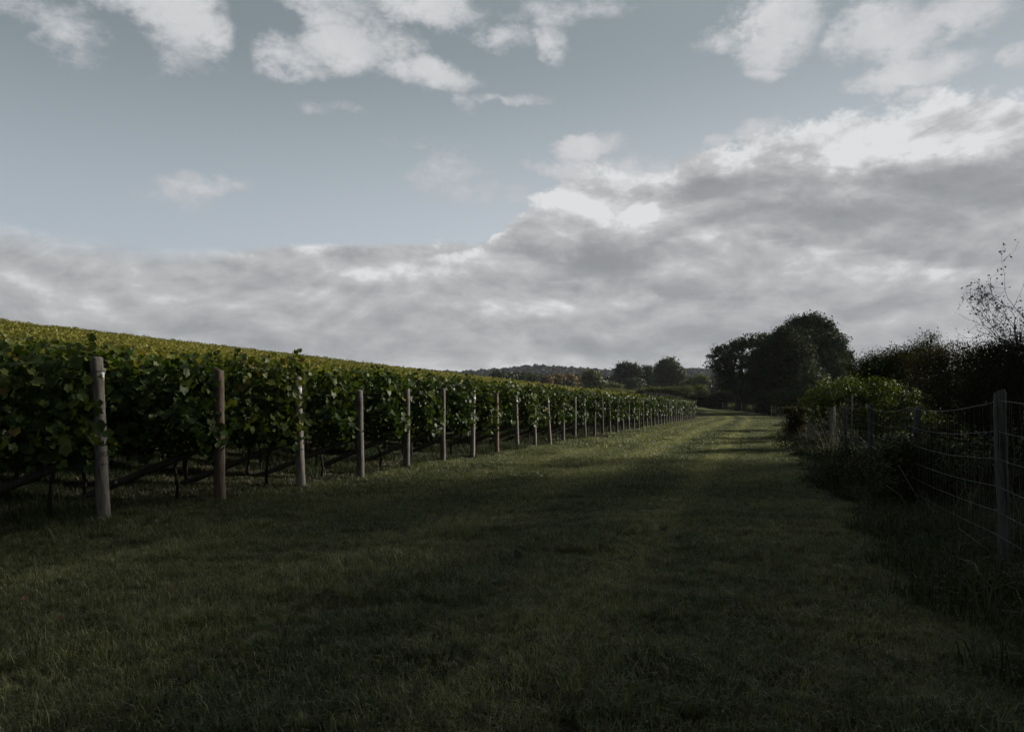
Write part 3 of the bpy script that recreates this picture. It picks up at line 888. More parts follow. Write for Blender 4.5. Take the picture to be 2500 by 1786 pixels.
def ink_mesh():
    bag = Bag()
    for (z, a0_, a1_) in ((.07, -.28, .20), (.052, -.28, .05), (.034, -.28, .25)):
        a_ = np.linspace(a0_, a1_, 5); Vv = []
        for zz in (z, z + .006):
            for a in a_: Vv.append([.0765 * math.cos(a), .0765 * math.sin(a), zz])
        bag.add(Vv, None, [[j, j + 1, 5 + j + 1, 5 + j] for j in range(4)])
    return bag.mesh('tag_print', mats['ink'])
inkm = ink_mesh()
heights = {0: 1.87, 1: 1.82, 2: 1.79, 3: 1.66, 4: 1.70, 5: 1.75}
looks = {0: 'nearest grey round timber end post with white tag and twisted wire, braced behind',
         1: 'second end post along the vineyard, brown timber half wrapped in vine leaves',
         2: 'third end post along the vineyard, pale grey timber with small white tag',
         3: 'fourth end post along the vineyard, straight, grey and free of leaves',
         4: 'fifth end post along the vineyard, its upper half hidden by hanging leaves'}
tagged = {0, 2, 6, 8, 10, 16}
for k in range(N_ROWS):
    x, y = row_start(k)
    r = empty('trellis_end_post', (x, y, T(x, y) - .01))
    r.rotation_euler = (0, 0, ROW_RZ)
    s_ = heights.get(k, rnd.uniform(1.66, 1.80)) / 1.78
    brown = k in (1, 7, 15, 22)
    p_ = link('post', pm[4] if brown else pm[k % 4], r)
    p_.scale = ((1, 1, s_) if k < 5 else (.88, .88, s_))
    lean = rad(rnd.uniform(-1.0, 2.4)) if k != 10 else rad(3.6)
    p_.rotation_euler = (rad(rnd.uniform(-1, 1)), lean, 0)
    if k:
        e_ = Euler((rad(rnd.uniform(-1.8, 1.8)), 0, 0)); p_.rotation_euler = (e_.x, lean, 0)
    e = 1.0
    sx = (T(x + ROW_DIR[0] * 1.9, y + ROW_DIR[1] * 1.9) - T(x, y)) / 1.9
    if k < 9: link('wire_tie', tiem, p_)
    b_ = link('brace', bm_[k % 3], r); b_.rotation_euler = (0, -math.atan(sx), 0)
    wr = link('wire', wm_near if k < 12 else wm_far, r); wr.rotation_euler = (0, -math.atan(sx), 0)
    if k in tagged:
        tg = link('tag', tagm, r, (math.sin(lean) * 1.5 * s_, 0, 1.52 * s_))
        tg.rotation_euler = (0, lean, -ROW_RZ + math.atan2(-y, -x) + rad(34))
        if k < 3:
            link('print', inkm, tg)
    tag(r, looks.get(k, '%s end post along the vineyard, round weathered timber with diagonal brace' % ordinal(k + 1)), 'post', 'braced end posts of the vine rows')

# ------------------------------------------------------------------ stock fence on the right
def stock_fence(name, px_list, h, label, group=None, near_wires=True, post_r=.05, wire_r=.0016):
    pts_ = np.array(px_list)
    root = empty(name, (pts_[0][0], pts_[0][1], T(*pts_[0])))
    o0 = np.array(root.location)
    tag(root, label, 'fence', group)
    rg = np.random.default_rng(11)
    variants = []
    for v in range(3):
        bag = Bag(); seg = 12
        zs = np.array([-.2, 0, .4, .8, 1.2, h - .01, h + .0])
        bag.tube(np.stack([rg.normal(size=7) * .003, rg.normal(size=7) * .003, zs], -1), post_r * np.array([1.05, 1.03, 1, 1, .98, .97, .9]), seg, wob=1 + rg.normal(size=(7, seg)) * .02)
        variants.append(bag.mesh('fence_post_timber', mats['fence_post'], True))
        if v == 0: pale_post = bag.mesh('pale_fence_post_timber', mats['post'], True)
    for i_, (x, y) in enumerate(pts_):
        p_ = link('post', pale_post if (y > 34 and i_ % 2 == 0) or y > 100 else variants[i_ % 3], root)
        p_.location = (x - o0[0], y - o0[1], T(x, y) - o0[2])
        p_.rotation_euler = (rad(rg.uniform(-1.5, 1.5)), rad(rg.uniform(-2, 2)), rg.uniform(0, 6))
        p_.scale = (1, 1, rg.uniform(.96, 1.04))
    hs_ = [.10, .25, .42, .60, .80, 1.0, 1.22] if h > 1.3 else [.2, .5, .8, 1.05]
    netting = Bag()
    for s_ in range(len(pts_) - 1):
        a, b_ = pts_[s_], pts_[s_ + 1]
        L_ = np.linalg.norm(b_ - a)
        n = 14; t_ = np.linspace(0, 1, n)
        P_ = a[None] * (1 - t_[:, None]) + b_[None] * t_[:, None]
        gz = np.array([T(*p) for p in P_]) - o0[2]
        za, zb = gz[0], gz[-1]
        lin = za * (1 - t_) + zb * t_
        # the net droops between posts, more in some bays
        sag = .03 + .06 * rg.random()
        off = -norm(np.array([b_[1] - a[1], -(b_[0] - a[0])])) * (post_r + .004)
        for hh in hs_:
            zz = lin + hh * (h - .04) / 1.22 if h > 1.3 else lin + hh
            zz = zz - sag * np.sin(t_ * math.pi) * (hh / 1.22) + rg.normal(size=n) * .002
            netting.tube(np.stack([P_[:, 0] - o0[0] + off[0], P_[:, 1] - o0[1] + off[1], zz], -1), wire_r * (1.25 if hh > 1.2 else 1), 4, caps=False)
        if a[1] < 30 and near_wires:
            m_ = int(L_ / .15)
            for q in range(m_):
                tt = (q + .5) / m_
                bx, by = a * (1 - tt) + b_ * tt
                top = np.interp(tt, t_, lin) + (h - .04) - sag * math.sin(tt * math.pi)
                bot = np.interp(tt, t_, lin) + .08
                zz = np.linspace(bot, top, 7)
                jx = rg.normal(size=7) * .006 + rg.uniform(-.02, .02) * np.linspace(0, 1, 7)
                netting.tube(np.stack([bx - o0[0] + off[0] + jx, by - o0[1] + off[1] + jx * .3, zz], -1), wire_r * .8, 3, caps=False)
    link('wire_netting', netting.mesh('stock_netting', mats['wire']), root)
    return root
ys = [-1.6, 2.0, 5.76, 9.4, 13.2, 17.4, 21.4, 25.6]
fp = [(1.85 + .345 * y, y) for y in ys]
y = 25.6
while y < 136:
    y += 3.9; fp.append((float(fence_x(y)), y))
fp[2] = (3.84, 5.76); fp[3] = (5.10, 9.4); fp[4] = (6.39, 13.2); fp[5] = (7.86, 17.4)
stock_fence('stock_fence', fp, 1.36, 'long wire stock fence on dark timber posts curving along the right edge of the track', post_r=.043, wire_r=.0017)
# thin pale stakes in front of the ivy
for (px, yy, hh) in ((2001, 24.5, 1.55), (2066, 17.0, 1.62), (2027, 20.6, 1.40), (1980, 29.0, 1.4)):
    x = (px - 1250) / FPX * yy
    bag = Bag(); bag.tube([[0, 0, -.2], [0.006, 0, .7], [0, 0.005, hh]], [.018, .017, .016], 8)
    o = link('stake', bag.mesh('stake', mats['post'], True), None, (x + .02, yy - .25, T(x, yy)))
    tag(o, {2001: 'thin pale stake beside dry stalks, third from the ivy clump', 2066: 'tallest thin pale stake standing against the bramble mound fence',
            2027: 'thin pale stake between two taller stakes by the wire fence', 1980: 'thin pale stake closest to the ivy covered fence post'}[px], 'stake', 'thin stakes along the wire fence')
# second fence below the far field
fp2 = []
for q in range(30):
    u = (1572 + q * 4.2 - 1250) / FPX; yy = 127 + q * .2
    fp2.append((u * yy, yy))
stock_fence('field_fence', fp2, 1.25, 'distant pale picket-like fence below the rough grass beyond the last vine row', near_wires=False, post_r=.055, wire_r=.004)

# ------------------------------------------------------------------ trees
quad_tv = [[-.5, -.5, .1], [.5, -.4, -.05], [.45, .5, .1], [-.4, .5, -.08]]
quad_tf = [[0, 1, 2], [0, 2, 3]]
oval_tv = [[0, -.5, 0], [.3, 0, .08], [0, .55, 0], [-.3, 0, .08]]
oval_tf = [[0, 1, 2], [0, 2, 3]]
def crown(lobes, n_clump, per, leaf, spread, mat, seed, name='crown', tv=quad_tv, tf=quad_tf, shell=.55, sun_tint=0):
    """lobes: (x, y, z, rx, ry, rz); clumps of leaves spread through the outer part of every lobe"""
    rng = np.random.default_rng(seed)
    L_ = np.array(lobes, float)
    vol = (L_[:, 3] * L_[:, 4] * L_[:, 5]) ** .8
    which = rng.choice(len(L_), n_clump, p=vol / vol.sum())
    d = norm(rng.normal(size=(n_clump, 3)))
    rr = shell + (1.0 - shell) * rng.random(n_clump) ** .6
    rr = rr * (1 + .08 * rng.normal(size=n_clump))
    cc = L_[which, :3] + d * L_[which, 3:] * rr[:, None]
    csz = rng.uniform(.6, 1.4, n_clump)
    c = np.repeat(cc, per, 0) + rng.normal(size=(n_clump * per, 3)) * spread * np.repeat(csz, per)[:, None] * np.array([1, 1, .7])
    nrm = np.repeat(d, per, 0) * .7 + rng.normal(size=(n_clump * per, 3)) * .7 + np.array([0, 0, .25])
    ti = np.clip(np.repeat(rng.random(n_clump), per) * .6 + rng.random(n_clump * per) * .4, 0, 1)
    V_, F_, t_ = scatter(tv, tf, c, nrm, leaf * rng.uniform(.6, 1.35, len(c)), rng, tint=ti)
    return make_mesh(name, V_, F_, None, mat, False, t_), cc
def limbs(lobes, trunk_r, base_h, seed, seg=7, twig_to=None, n_twig=0):
    rng = np.random.default_rng(seed)
    bag = Bag()
    L_ = np.array(lobes, float)
    fork = np.array([0, 0, base_h])
    bag.tube([[0, 0, -.4], [0, 0, 0], [rng.normal() * .1, rng.normal() * .1, base_h * .5], fork], [trunk_r * 1.4, trunk_r * 1.15, trunk_r, trunk_r * .85], seg + 2)
    for l in L_:
        c = l[:3]; mid = fork * .45 + c * .55 + rng.normal(size=3) * .06 * np.linalg.norm(c - fork) + np.array([0, 0, .08]) * np.linalg.norm(c - fork)
        bag.tube([fork - [0, 0, .1], mid * .6 + fork * .4, mid, c], trunk_r * np.array([.6, .45, .34, .15]), seg)
        for q in range(5):
            d = norm(rng.normal(size=3)); e_ = c + d * l[3:] * .85
            bag.tube([c * .6 + mid * .4, c * .5 + e_ * .5 + rng.normal(size=3) * .1, e_], trunk_r * np.array([.16, .10, .03]), 5)
    if twig_to is not None and len(twig_to):
        for q in rng.choice(len(twig_to), min(n_twig, len(twig_to)), replace=False):
            e_ = twig_to[q]; c = L_[np.argmin(np.linalg.norm(L_[:, :3] - e_, axis=1)), :3]
            bag.tube([c, c * .4 + e_ * .6 + rng.normal(size=3) * .08, e_], trunk_r * np.array([.10, .06, .02]), 4, caps=False)
    return bag.mesh('tree_trunk', mats['bark'], True)
def tree(name, px, depth, lobes_px, top_note, mat, label, cat='tree', group=None, dens=1.0, leaf=.25, spread=.35, per=9, shell=.55, seed=1, trunk_r=.3, base_h=None, yj=.7, tv=quad_tv, tf=quad_tf, sink=0.0):
    """lobes_px: (px, py, rx, ry) in photograph pixels, put at the tree's own distance and given depth"""
    x0 = (px - 1250) / FPX * depth
    z0 = T(x0, depth) - sink
    k = depth / FPX
    rg = np.random.default_rng(seed)
    lobes = []
    for q, lb in enumerate(lobes_px):
        lx, ly, rx, ry = lb[:4]
        yo = lb[4] if len(lb) > 4 else rg.uniform(-.5, .5) * rx * k
        lobes.append(((lx - 1250) * k - x0, yo, CAM_Z + (950 - ly) * k - z0, rx * k, rx * k * yj, ry * k))
    area = sum(l[3] * l[5] for l in lobes)
    n_cl = max(20, int(area * 18 * dens))
    me, cc = crown(lobes, n_cl, per, leaf, spread, mat, seed, tv=tv, tf=tf, shell=shell)
    r = empty(name, (x0, depth, z0))
    zc = min(l[2] for l in lobes)
    bh = base_h if base_h is not None else max(.3, zc * .6)
    link('trunk', limbs(lobes, trunk_r, bh, seed, twig_to=cc, n_twig=30), r)
    link('crown', me, r)
    tag(r, label, cat, group)
    return r
# the big group by the bend: oak spreading left, dark dome behind, denser tree in front
tree('oak_tree', 1800, 126, [(1745, 890, 30, 9), (1762, 872, 38, 12), (1785, 852, 42, 14), (1815, 838, 36, 14), (1850, 832, 42, 18), (1770, 905, 34, 12), (1810, 885, 55, 24), (1830, 930, 45, 26), (1790, 938, 42, 18), (1770, 925, 30, 10), (1870, 890, 50, 40), (1738, 868, 14, 6)],
     '', mats['oak'], 'spreading dark oak with layered low limbs reaching left over the far hedge', dens=1.45, leaf=.22, spread=.27, per=16, shell=.45, seed=3, trunk_r=.55)
tree('oak_tree', 1975, 122, [(1950, 790, 26, 20), (1990, 784, 26, 20), (2018, 806, 26, 24), (2040, 838, 26, 24), (2056, 868, 24, 20), (2064, 888, 20, 14), (1985, 835, 60, 46), (1930, 845, 54, 46), (2000, 900, 60, 45), (2035, 912, 34, 26), (1925, 812, 26, 18), (1970, 776, 12, 8)],
     '', mats['oak'], 'tallest domed oak in the dark clump beside the bend of the track', dens=2.8, leaf=.21, spread=.34, per=18, shell=.3, seed=5, trunk_r=.6)
tree('ash_tree', 1905, 108, [(1895, 842, 38, 26), (1872, 870, 40, 34), (1920, 815, 28, 18), (1925, 870, 58, 52), (1885, 915, 62, 46), (1950, 920, 62, 50), (1852, 915, 30, 34), (1900, 950, 76, 30), (1970, 950, 60, 25)],
     '', mats['hedge'], 'dense rounded dark tree filling the middle of the clump in front of the tall oak', dens=2.8, leaf=.18, spread=.36, per=20, shell=.3, seed=7, trunk_r=.45, base_h=1.5)
tree('sapling_tree', 1985, 92, [(1985, 930, 34, 40), (2010, 940, 30, 30), (1960, 950, 30, 26), (1975, 895, 20, 22)],
     '', mats['weed'], 'greyish young tree growing in front of the right half of the dark clump', dens=1.6, leaf=.2, spread=.3, per=9, shell=.2, seed=8, trunk_r=.15, base_h=.8)
# mid-distance trees beyond the field
tree('oak_tree', 1535, 265, [(1528, 902, 26, 18), (1520, 925, 22, 20), (1550, 905, 18, 16), (1540, 935, 30, 14), (1509, 930, 10, 14)], '', mats['far_oak'], 'rounded dark oak at the left of the three standing beyond the vineyard', group='oaks standing beyond the vineyard', dens=1.7, leaf=.36, spread=.6, per=14, shell=.3, seed=21, trunk_r=.5, sink=0)
tree('oak_tree', 1580, 270, [(1580, 908, 18, 15), (1575, 930, 22, 16), (1592, 928, 14, 14)], '', mats['far_oak'], 'smaller dark oak in the middle of the three standing beyond the vineyard', group='oaks standing beyond the vineyard', dens=1.7, leaf=.36, spread=.6, per=14, shell=.3, seed=22, trunk_r=.45)
tree('oak_tree', 1635, 255, [(1632, 888, 22, 14), (1615, 905, 16, 18), (1640, 910, 26, 24), (1655, 920, 16, 18), (1625, 930, 28, 14), (1652, 935, 20, 10)], '', mats['far_oak'], 'tallest dark oak of the three standing beyond the vineyard', group='oaks standing beyond the vineyard', dens=1.7, leaf=.36, spread=.6, per=14, shell=.3, seed=23, trunk_r=.55)
tree('willow_tree', 1448, 240, [(1445, 915, 20, 14), (1437, 928, 18, 16), (1455, 928, 18, 14), (1470, 938, 14, 10), (1448, 942, 26, 10)], '', mats['pale'], 'pale green rounded willow standing alone behind the crest of the vines', dens=1.0, leaf=.45, spread=.5, per=10, shell=.3, seed=24, trunk_r=.3)
autumn = [(1337, 925, 9, 8, 'small orange autumn tree at the left end of the russet trees'), (1362, 922, 16, 8, 'broad orange autumn tree in the middle of the russet trees'), (1392, 924, 15, 10, 'reddest autumn tree beside the pale willow'), (1412, 928, 9, 10, 'pinkish brown thin tree touching the pale willow')]
for q, (px, py, rx, ry, lab) in enumerate(autumn):
    tree('autumn_tree', px, 300 + 6 * q, [(px, py, rx, ry), (px - rx * .5, py + 6, rx * .7, ry * .8), (px + rx * .5, py + 7, rx * .7, ry * .8)], '', mats['autumn'], lab, group='russet trees behind the vineyard crest', dens=.9, leaf=.6, spread=.6, per=9, shell=.3, seed=30 + q, trunk_r=.25)
darks = [(1216, 914, 16, 6, 'low thin-topped dark tree where the vineyard skyline meets the woods'), (1240, 918, 20, 7, 'low dark round tree second from the start of the dark tree line'), (1268, 918, 18, 8, 'mid green low tree in the dark tree line above the vines'),
         (1295, 922, 18, 9, 'bushy dark tree before the last one of the dark tree line'), (1315, 926, 16, 9, 'last dark bushy tree of the line, next to the russet trees'), (1390, 938, 16, 8, 'dark green shrub in front of the russet trees'), (1360, 940, 14, 6, 'dull green shrub low in front of the orange trees')]
for q, (px, py, rx, ry, lab) in enumerate(darks):
    tree('dark_tree', px, 285 + 4 * q, [(px, py, rx, ry), (px - rx * .5, py + 5, rx * .7, ry * .8), (px + rx * .5, py + 6, rx * .7, ry * .8), (px, py + 14, rx, ry)], '', mats['far_oak'], lab, group='low dark trees behind the vineyard crest', dens=.9, leaf=.6, spread=.6, per=9, shell=.3, seed=40 + q, trunk_r=.25)
shr = [(1500, 942, 18, 7, 'pale scrub bush low beside the three oaks', 'pale'), (1478, 946, 16, 6, 'low olive bush under the pale willow', 'pale'), (1690, 938, 26, 14, 'olive bush right of the three oaks', 'pale'), (1712, 926, 18, 10, 'grey green bush under the dark hill at the oak tips', 'pale'),
       (1655, 950, 20, 8, 'low dark bush beneath the tallest of the three oaks', 'far_oak'), (2078, 912, 20, 8, 'orange brown shrub in the gap right of the dark clump', 'autumn'), (1787, 962, 22, 8, 'tan shrub under the limbs of the spreading oak', 'pale')]
for q, (px, py, rx, ry, lab, mk) in enumerate(shr):
    dd_ = 230 if px < 1750 else (160 if px > 2000 else 150)
    tree('shrub', px, dd_, [(px, py, rx, ry), (px - rx * .6, py + 4, rx * .6, ry * .8), (px + rx * .6, py + 5, rx * .6, ry * .8)], '', mats[mk], lab, 'shrub', group='shrubs between the far trees', dens=1.2, leaf=.4, spread=.45, per=9, shell=.2, seed=60 + q, trunk_r=.1, base_h=.3)

# ------------------------------------------------------------------ far woods on the hills (one mass)
def far_crown(seed):
    rng = np.random.default_rng(seed)
    lobes = [(rng.uniform(-2.5, 2.5), rng.uniform(-2, 2), rng.uniform(3.5, 6.5), rng.uniform(2, 3.2), 2.5, rng.uniform(1.8, 2.8)) for _ in range(4)] + [(0, 0, 3, 4, 4, 3.2)]
    me, cc = crown(lobes, 130, 6, 1.5, .7, mats['far_wood'], seed, 'far_crown', shell=.7)
    return me
fc = [far_crown(300 + k) for k in range(5)]
rng = np.random.default_rng(77)
P_ = []
for q in range(5200):
    a = rng.uniform(-.12, .72); r_ = rng.uniform(700, 1250) 
    x, y = r_ * math.sin(a), r_ * math.cos(a)
    if .0 < math.sin(a * 23 + r_ * .012) * .6 + .5 or r_ > 1000:
        P_.append((x, y, T(x, y) - .5))
for q in range(700):
    a = rng.uniform(.0, .5); r_ = rng.uniform(330, 620)
    if math.sin(a * 40 + r_ * .03) > .2:
        x, y = r_ * math.sin(a), r_ * math.cos(a); P_.append((x, y, T(x, y) - .5))
P_ = np.array(P_)
scatter_stuff('far_wood', fc, P_, np.stack([np.zeros(len(P_)), np.zeros(len(P_)), rng.uniform(0, 6.28, len(P_))], -1), rng.uniform(.9, 1.7, len(P_)), rng.integers(0, 5, len(P_)),
              'dark woods covering the low hills on the skyline', 'woods')

# ------------------------------------------------------------------ rough grass belt beyond the last rows and the fence
tall_patches = [blade_patch('tall_patch', 3.0, 2600, .5, 1.25, .016, 60 + k, 0, .5) for k in range(3)]
for me in tall_patches:
    me.materials.clear(); me.materials.append(mats['reed'])
rng = np.random.default_rng(78)
P_ = []
for q in range(1500):
    yy = rng.uniform(150, 220); u = rng.uniform(.12, .235)
    P_.append((u * yy, yy))
for q in range(900):
    yy = rng.uniform(38, 150); x = float(fence_x(yy)) + rng.uniform(2.5, 14)
    P_.append((x, yy))
P_ = np.array(P_); P_ = np.column_stack([P_, terrain(P_[:, 0], P_[:, 1])])
scatter_stuff('rough_grass', tall_patches, P_, np.stack([np.zeros(len(P_)), np.zeros(len(P_)), rng.uniform(0, 6.28, len(P_))], -1), rng.uniform(.7, 1.3, len(P_)), rng.integers(0, 3, len(P_)),
              'long rough grass behind the fences and below the far trees', 'grass')

# ------------------------------------------------------------------ hedges and bushes on the right
def bush(name, px, depth, lobes_px, mat, label, cat='bush', group=None, leaf=.06, per=12, dens=1.0, spread=.12, seed=1, shell=.55, tv=oval_tv, tf=oval_tf, yj=.8, stems=8, mat2=None):
    x0 = (px - 1250) / FPX * depth
    z0 = T(x0, depth); k = depth / FPX
    rg = np.random.default_rng(seed)
    lobes = []
    for lb in lobes_px:
        lx, ly, rx, ry = lb[:4]; yo = lb[4] if len(lb) > 4 else rg.uniform(-.3, .3) * rx * k
        lobes.append(((lx - 1250) * k - x0, yo, CAM_Z + (950 - ly) * k - z0, rx * k, rx * k * yj, ry * k))
    area = sum(l[3] * l[5] for l in lobes)
    me, cc = crown(lobes, max(30, int(area * 260 * dens * (.06 / leaf) ** 1.3)), per, leaf, spread, mat, seed, 'foliage', tv, tf, shell)
    r = empty(name, (x0, depth, z0))
    st = Bag()
    for q in rg.choice(len(cc), min(len(cc), stems * 6), replace=False):
        e_ = cc[q]; b0 = np.array([e_[0] * .6 + rg.normal() * .1, e_[1] * .6, -.1]); mid = (b0 + e_) / 2 + np.array([rg.normal() * .1, rg.normal() * .1, .25])
        st.tube([b0, mid, e_], [.012 * (leaf / .06), .008 * (leaf / .06), .003], 5, caps=False)
    link('stems', st.mesh('stems', mats['bark'], True), r)
    link('foliage', me, r)
    tag(r, label, cat, group)
    return r
# sunlit bramble mound behind the fence
bush('bramble_bush', 2120, 23, [(2050, 955, 75, 30), (2000, 985, 50, 30), (2120, 950, 80, 32), (2180, 975, 70, 40), (2230, 1010, 60, 45), (2140, 1010, 90, 50), (2050, 1010, 80, 40), (2270, 1040, 40, 40)],
     mats['bramble'], 'large bramble mound with yellow green leaves catching light behind the wire fence', leaf=.085, per=9, dens=2.0, spread=.10, seed=71, shell=.45)
hd = [(1740, 968, 36, 16, 143, 'hedge', 'low dark hedge bush closing the far end of the track'), (1785, 966, 36, 20, 139, 'hedge', 'dark hedge bush beneath the spreading oak'),
      (1835, 960, 36, 20, 127, 'rust', 'brown tinged hedge bush between the spreading oak and the dense tree'), (1885, 966, 40, 20, 104, 'hedge', 'dark hedge bush at the foot of the dense dark tree'),
      (1945, 968, 45, 22, 90, 'hedge', 'dark hedge bush at the foot of the clump beside the bramble mound'), (1700, 970, 26, 13, 148, 'hedge', 'small dark hedge bush where the track disappears'),
      (1580, 951, 24, 7, 146, 'reed', 'pale green hedge bush at the start of the far field hedge'), (1620, 950, 26, 7, 145, 'reed', 'pale green hedge bush under the three oaks'), (1660, 950, 26, 8, 145, 'reed', 'pale green hedge bush right under the tallest of the three oaks'),
      (1700, 948, 24, 9, 150, 'reed', 'yellow green hedge bush at the bend behind the last vines')]
for q, (px, py, rx, ry, dd_, mk, lab) in enumerate(hd):
    bush('hedge_bush', px, dd_, [(px - rx * .6, py + 2, rx * .6, ry), (px + rx * .5, py, rx * .7, ry), (px, py + ry * .9, rx, ry), (px - rx * .5, py + ry * 1.3, rx * .7, ry * .8), (px + rx * .5, py + ry * 1.3, rx * .7, ry * .8)], mats[mk], lab, leaf=.22, per=9, dens=2.6, spread=.26, seed=170 + q, shell=.25)
# ivy over a fence post
bush('ivy_clump', 1940, 28.5, [(1925, 1002, 18, 12), (1952, 1000, 20, 12), (1945, 1022, 30, 24), (1940, 1050, 28, 26), (1948, 1075, 28, 22)], mats['rust'], 'ivy clump draped over the wire fence where the track narrows', leaf=.06, per=12, dens=3.5, spread=.06, seed=72, shell=.2)
# hedges behind
bush('hedge_bush', 2190, 33, [(2110, 905, 50, 34), (2150, 890, 60, 36), (2220, 875, 70, 40), (2200, 910, 90, 40), (2120, 940, 80, 40)], mats['hedge'], 'dark hedge bush behind the bramble mound', leaf=.075, per=12, dens=1.7, spread=.14, seed=73, shell=.25)
bush('hedge_bush', 2330, 25, [(2280, 880, 70, 40), (2340, 872, 70, 36), (2400, 870, 60, 40), (2340, 930, 110, 60), (2280, 960, 80, 50)], mats['rust'], 'rusty brown hedge bush right of the bramble mound', leaf=.06, per=12, dens=1.9, spread=.12, seed=74, shell=.25)
bush('hedge_bush', 2450, 18, [(2420, 870, 60, 40), (2480, 860, 60, 50), (2450, 930, 110, 70), (2560, 900, 110, 90), (2400, 990, 100, 60)], mats['rust'], 'tall rusty hedge bush filling the right edge below the bare tree', leaf=.055, per=14, dens=2.4, spread=.10, seed=75, shell=.25)
bush('hedge_bush', 2160, 44, [(2100, 900, 30, 22), (2140, 885, 32, 24), (2180, 880, 40, 30), (2250, 880, 70, 36)], mats['hedge'], 'farther dark hedge bush below the small tree', leaf=.09, per=12, dens=1.6, spread=.17, seed=76, shell=.25)
tree('hawthorn_tree', 2262, 30, [(2270, 835, 32, 20), (2240, 852, 26, 16), (2295, 850, 20, 16), (2262, 862, 45, 18), (2275, 820, 18, 10)], '', mats['weed'], 'small feathery hawthorn rising above the dark hedge', dens=26, leaf=.06, spread=.13, per=9, shell=.3, seed=77, trunk_r=.07, tv=oval_tv, tf=oval_tf)
tree('hawthorn_tree', 2148, 46, [(2150, 870, 24, 16), (2130, 885, 24, 14), (2175, 880, 22, 14)], '', mats['pale'], 'thin twiggy bush top just right of the orange gap', dens=9, leaf=.07, spread=.18, per=5, shell=.3, seed=78, trunk_r=.06, tv=oval_tv, tf=oval_tf)
# undergrowth between fence and hedge
for q, (px, py, dd_, rx, ry, lab) in enumerate([(2160, 1090, 17, 70, 30, 'low nettle bed under the bramble mound'), (2300, 1080, 13, 110, 40, 'low dark nettle bed behind the second fence post'), (2440, 1100, 10, 110, 50, 'low dark nettle bed behind the big fence post at the frame edge'),
                                               (2060, 1070, 22, 60, 25, 'low weeds behind the thin stakes')]):
    bush('nettle_bed', px, dd_, [(px - rx * .6, py, rx * .6, ry), (px + rx * .5, py + 5, rx * .7, ry), (px, py + 15, rx, ry)], mats['weed'], lab, 'weeds', 'nettle beds behind the wire fence', leaf=.06, per=9, dens=.8, spread=.1, seed=80 + q)
# dark brambles pushing through the fence onto the verge
bush('bramble_bush', 2235, 9.1, [(2190, 1130, 55, 55), (2260, 1110, 70, 60), (2250, 1220, 90, 80), (2180, 1230, 60, 60), (2320, 1200, 50, 70), (2230, 1290, 80, 40)], mats['hedge'], 'black-green bramble bush pushing out in front of the wire fence', leaf=.05, per=10, dens=2.4, spread=.07, seed=85, shell=.2)
bush('bramble_bush', 2090, 15.0, [(2085, 1120, 30, 30), (2060, 1090, 26, 24), (2110, 1145, 34, 26)], mats['weed'], 'small dark bramble leaning from the fence beside the dry stalks', leaf=.05, per=9, dens=2.2, spread=.06, seed=86, shell=.2)
# low brambles and weeds creeping onto the verge in front of the fence
for q, (yy, off, rx, hh, lab) in enumerate([(11.2, .55, .75, .42, 'low dark weeds creeping out of the fence beyond the black-green bramble'), (13.0, .5, .8, .40, 'low dark weeds at the foot of the third fence post'), (16.8, .5, .9, .42, 'verge weeds between the small bramble and the dry stalks'),
        (19.5, .55, 1.0, .45, 'verge weeds in front of the thin stakes'), (23.0, .6, 1.3, .5, 'verge weeds halfway between the stakes and the ivy clump'), (27.0, .6, 1.5, .5, 'verge weeds at the foot of the ivy clump'),
        (32.5, .5, 1.7, .5, 'verge weeds just past the ivy clump')]):
    xw = float(fence_x(yy)) - off; k_ = FPX / yy
    cxp = 1250 + xw * k_; cyp = 950 + (CAM_Z - T(xw, yy) - hh * .4) * k_
    bush('weed_clump', cxp, yy, [(cxp, cyp, rx * .7 * k_, hh * .6 * k_), (cxp + rx * .5 * k_, cyp - hh * .3 * k_, rx * .5 * k_, hh * .6 * k_), (cxp - rx * .4 * k_, cyp + hh * .1 * k_, rx * .5 * k_, hh * .35 * k_)],
         mats['hedge'], lab, 'weeds', 'low weeds along the verge', leaf=.04, per=10, dens=.9, spread=.07, seed=230 + q, shell=.2, yj=1.2)
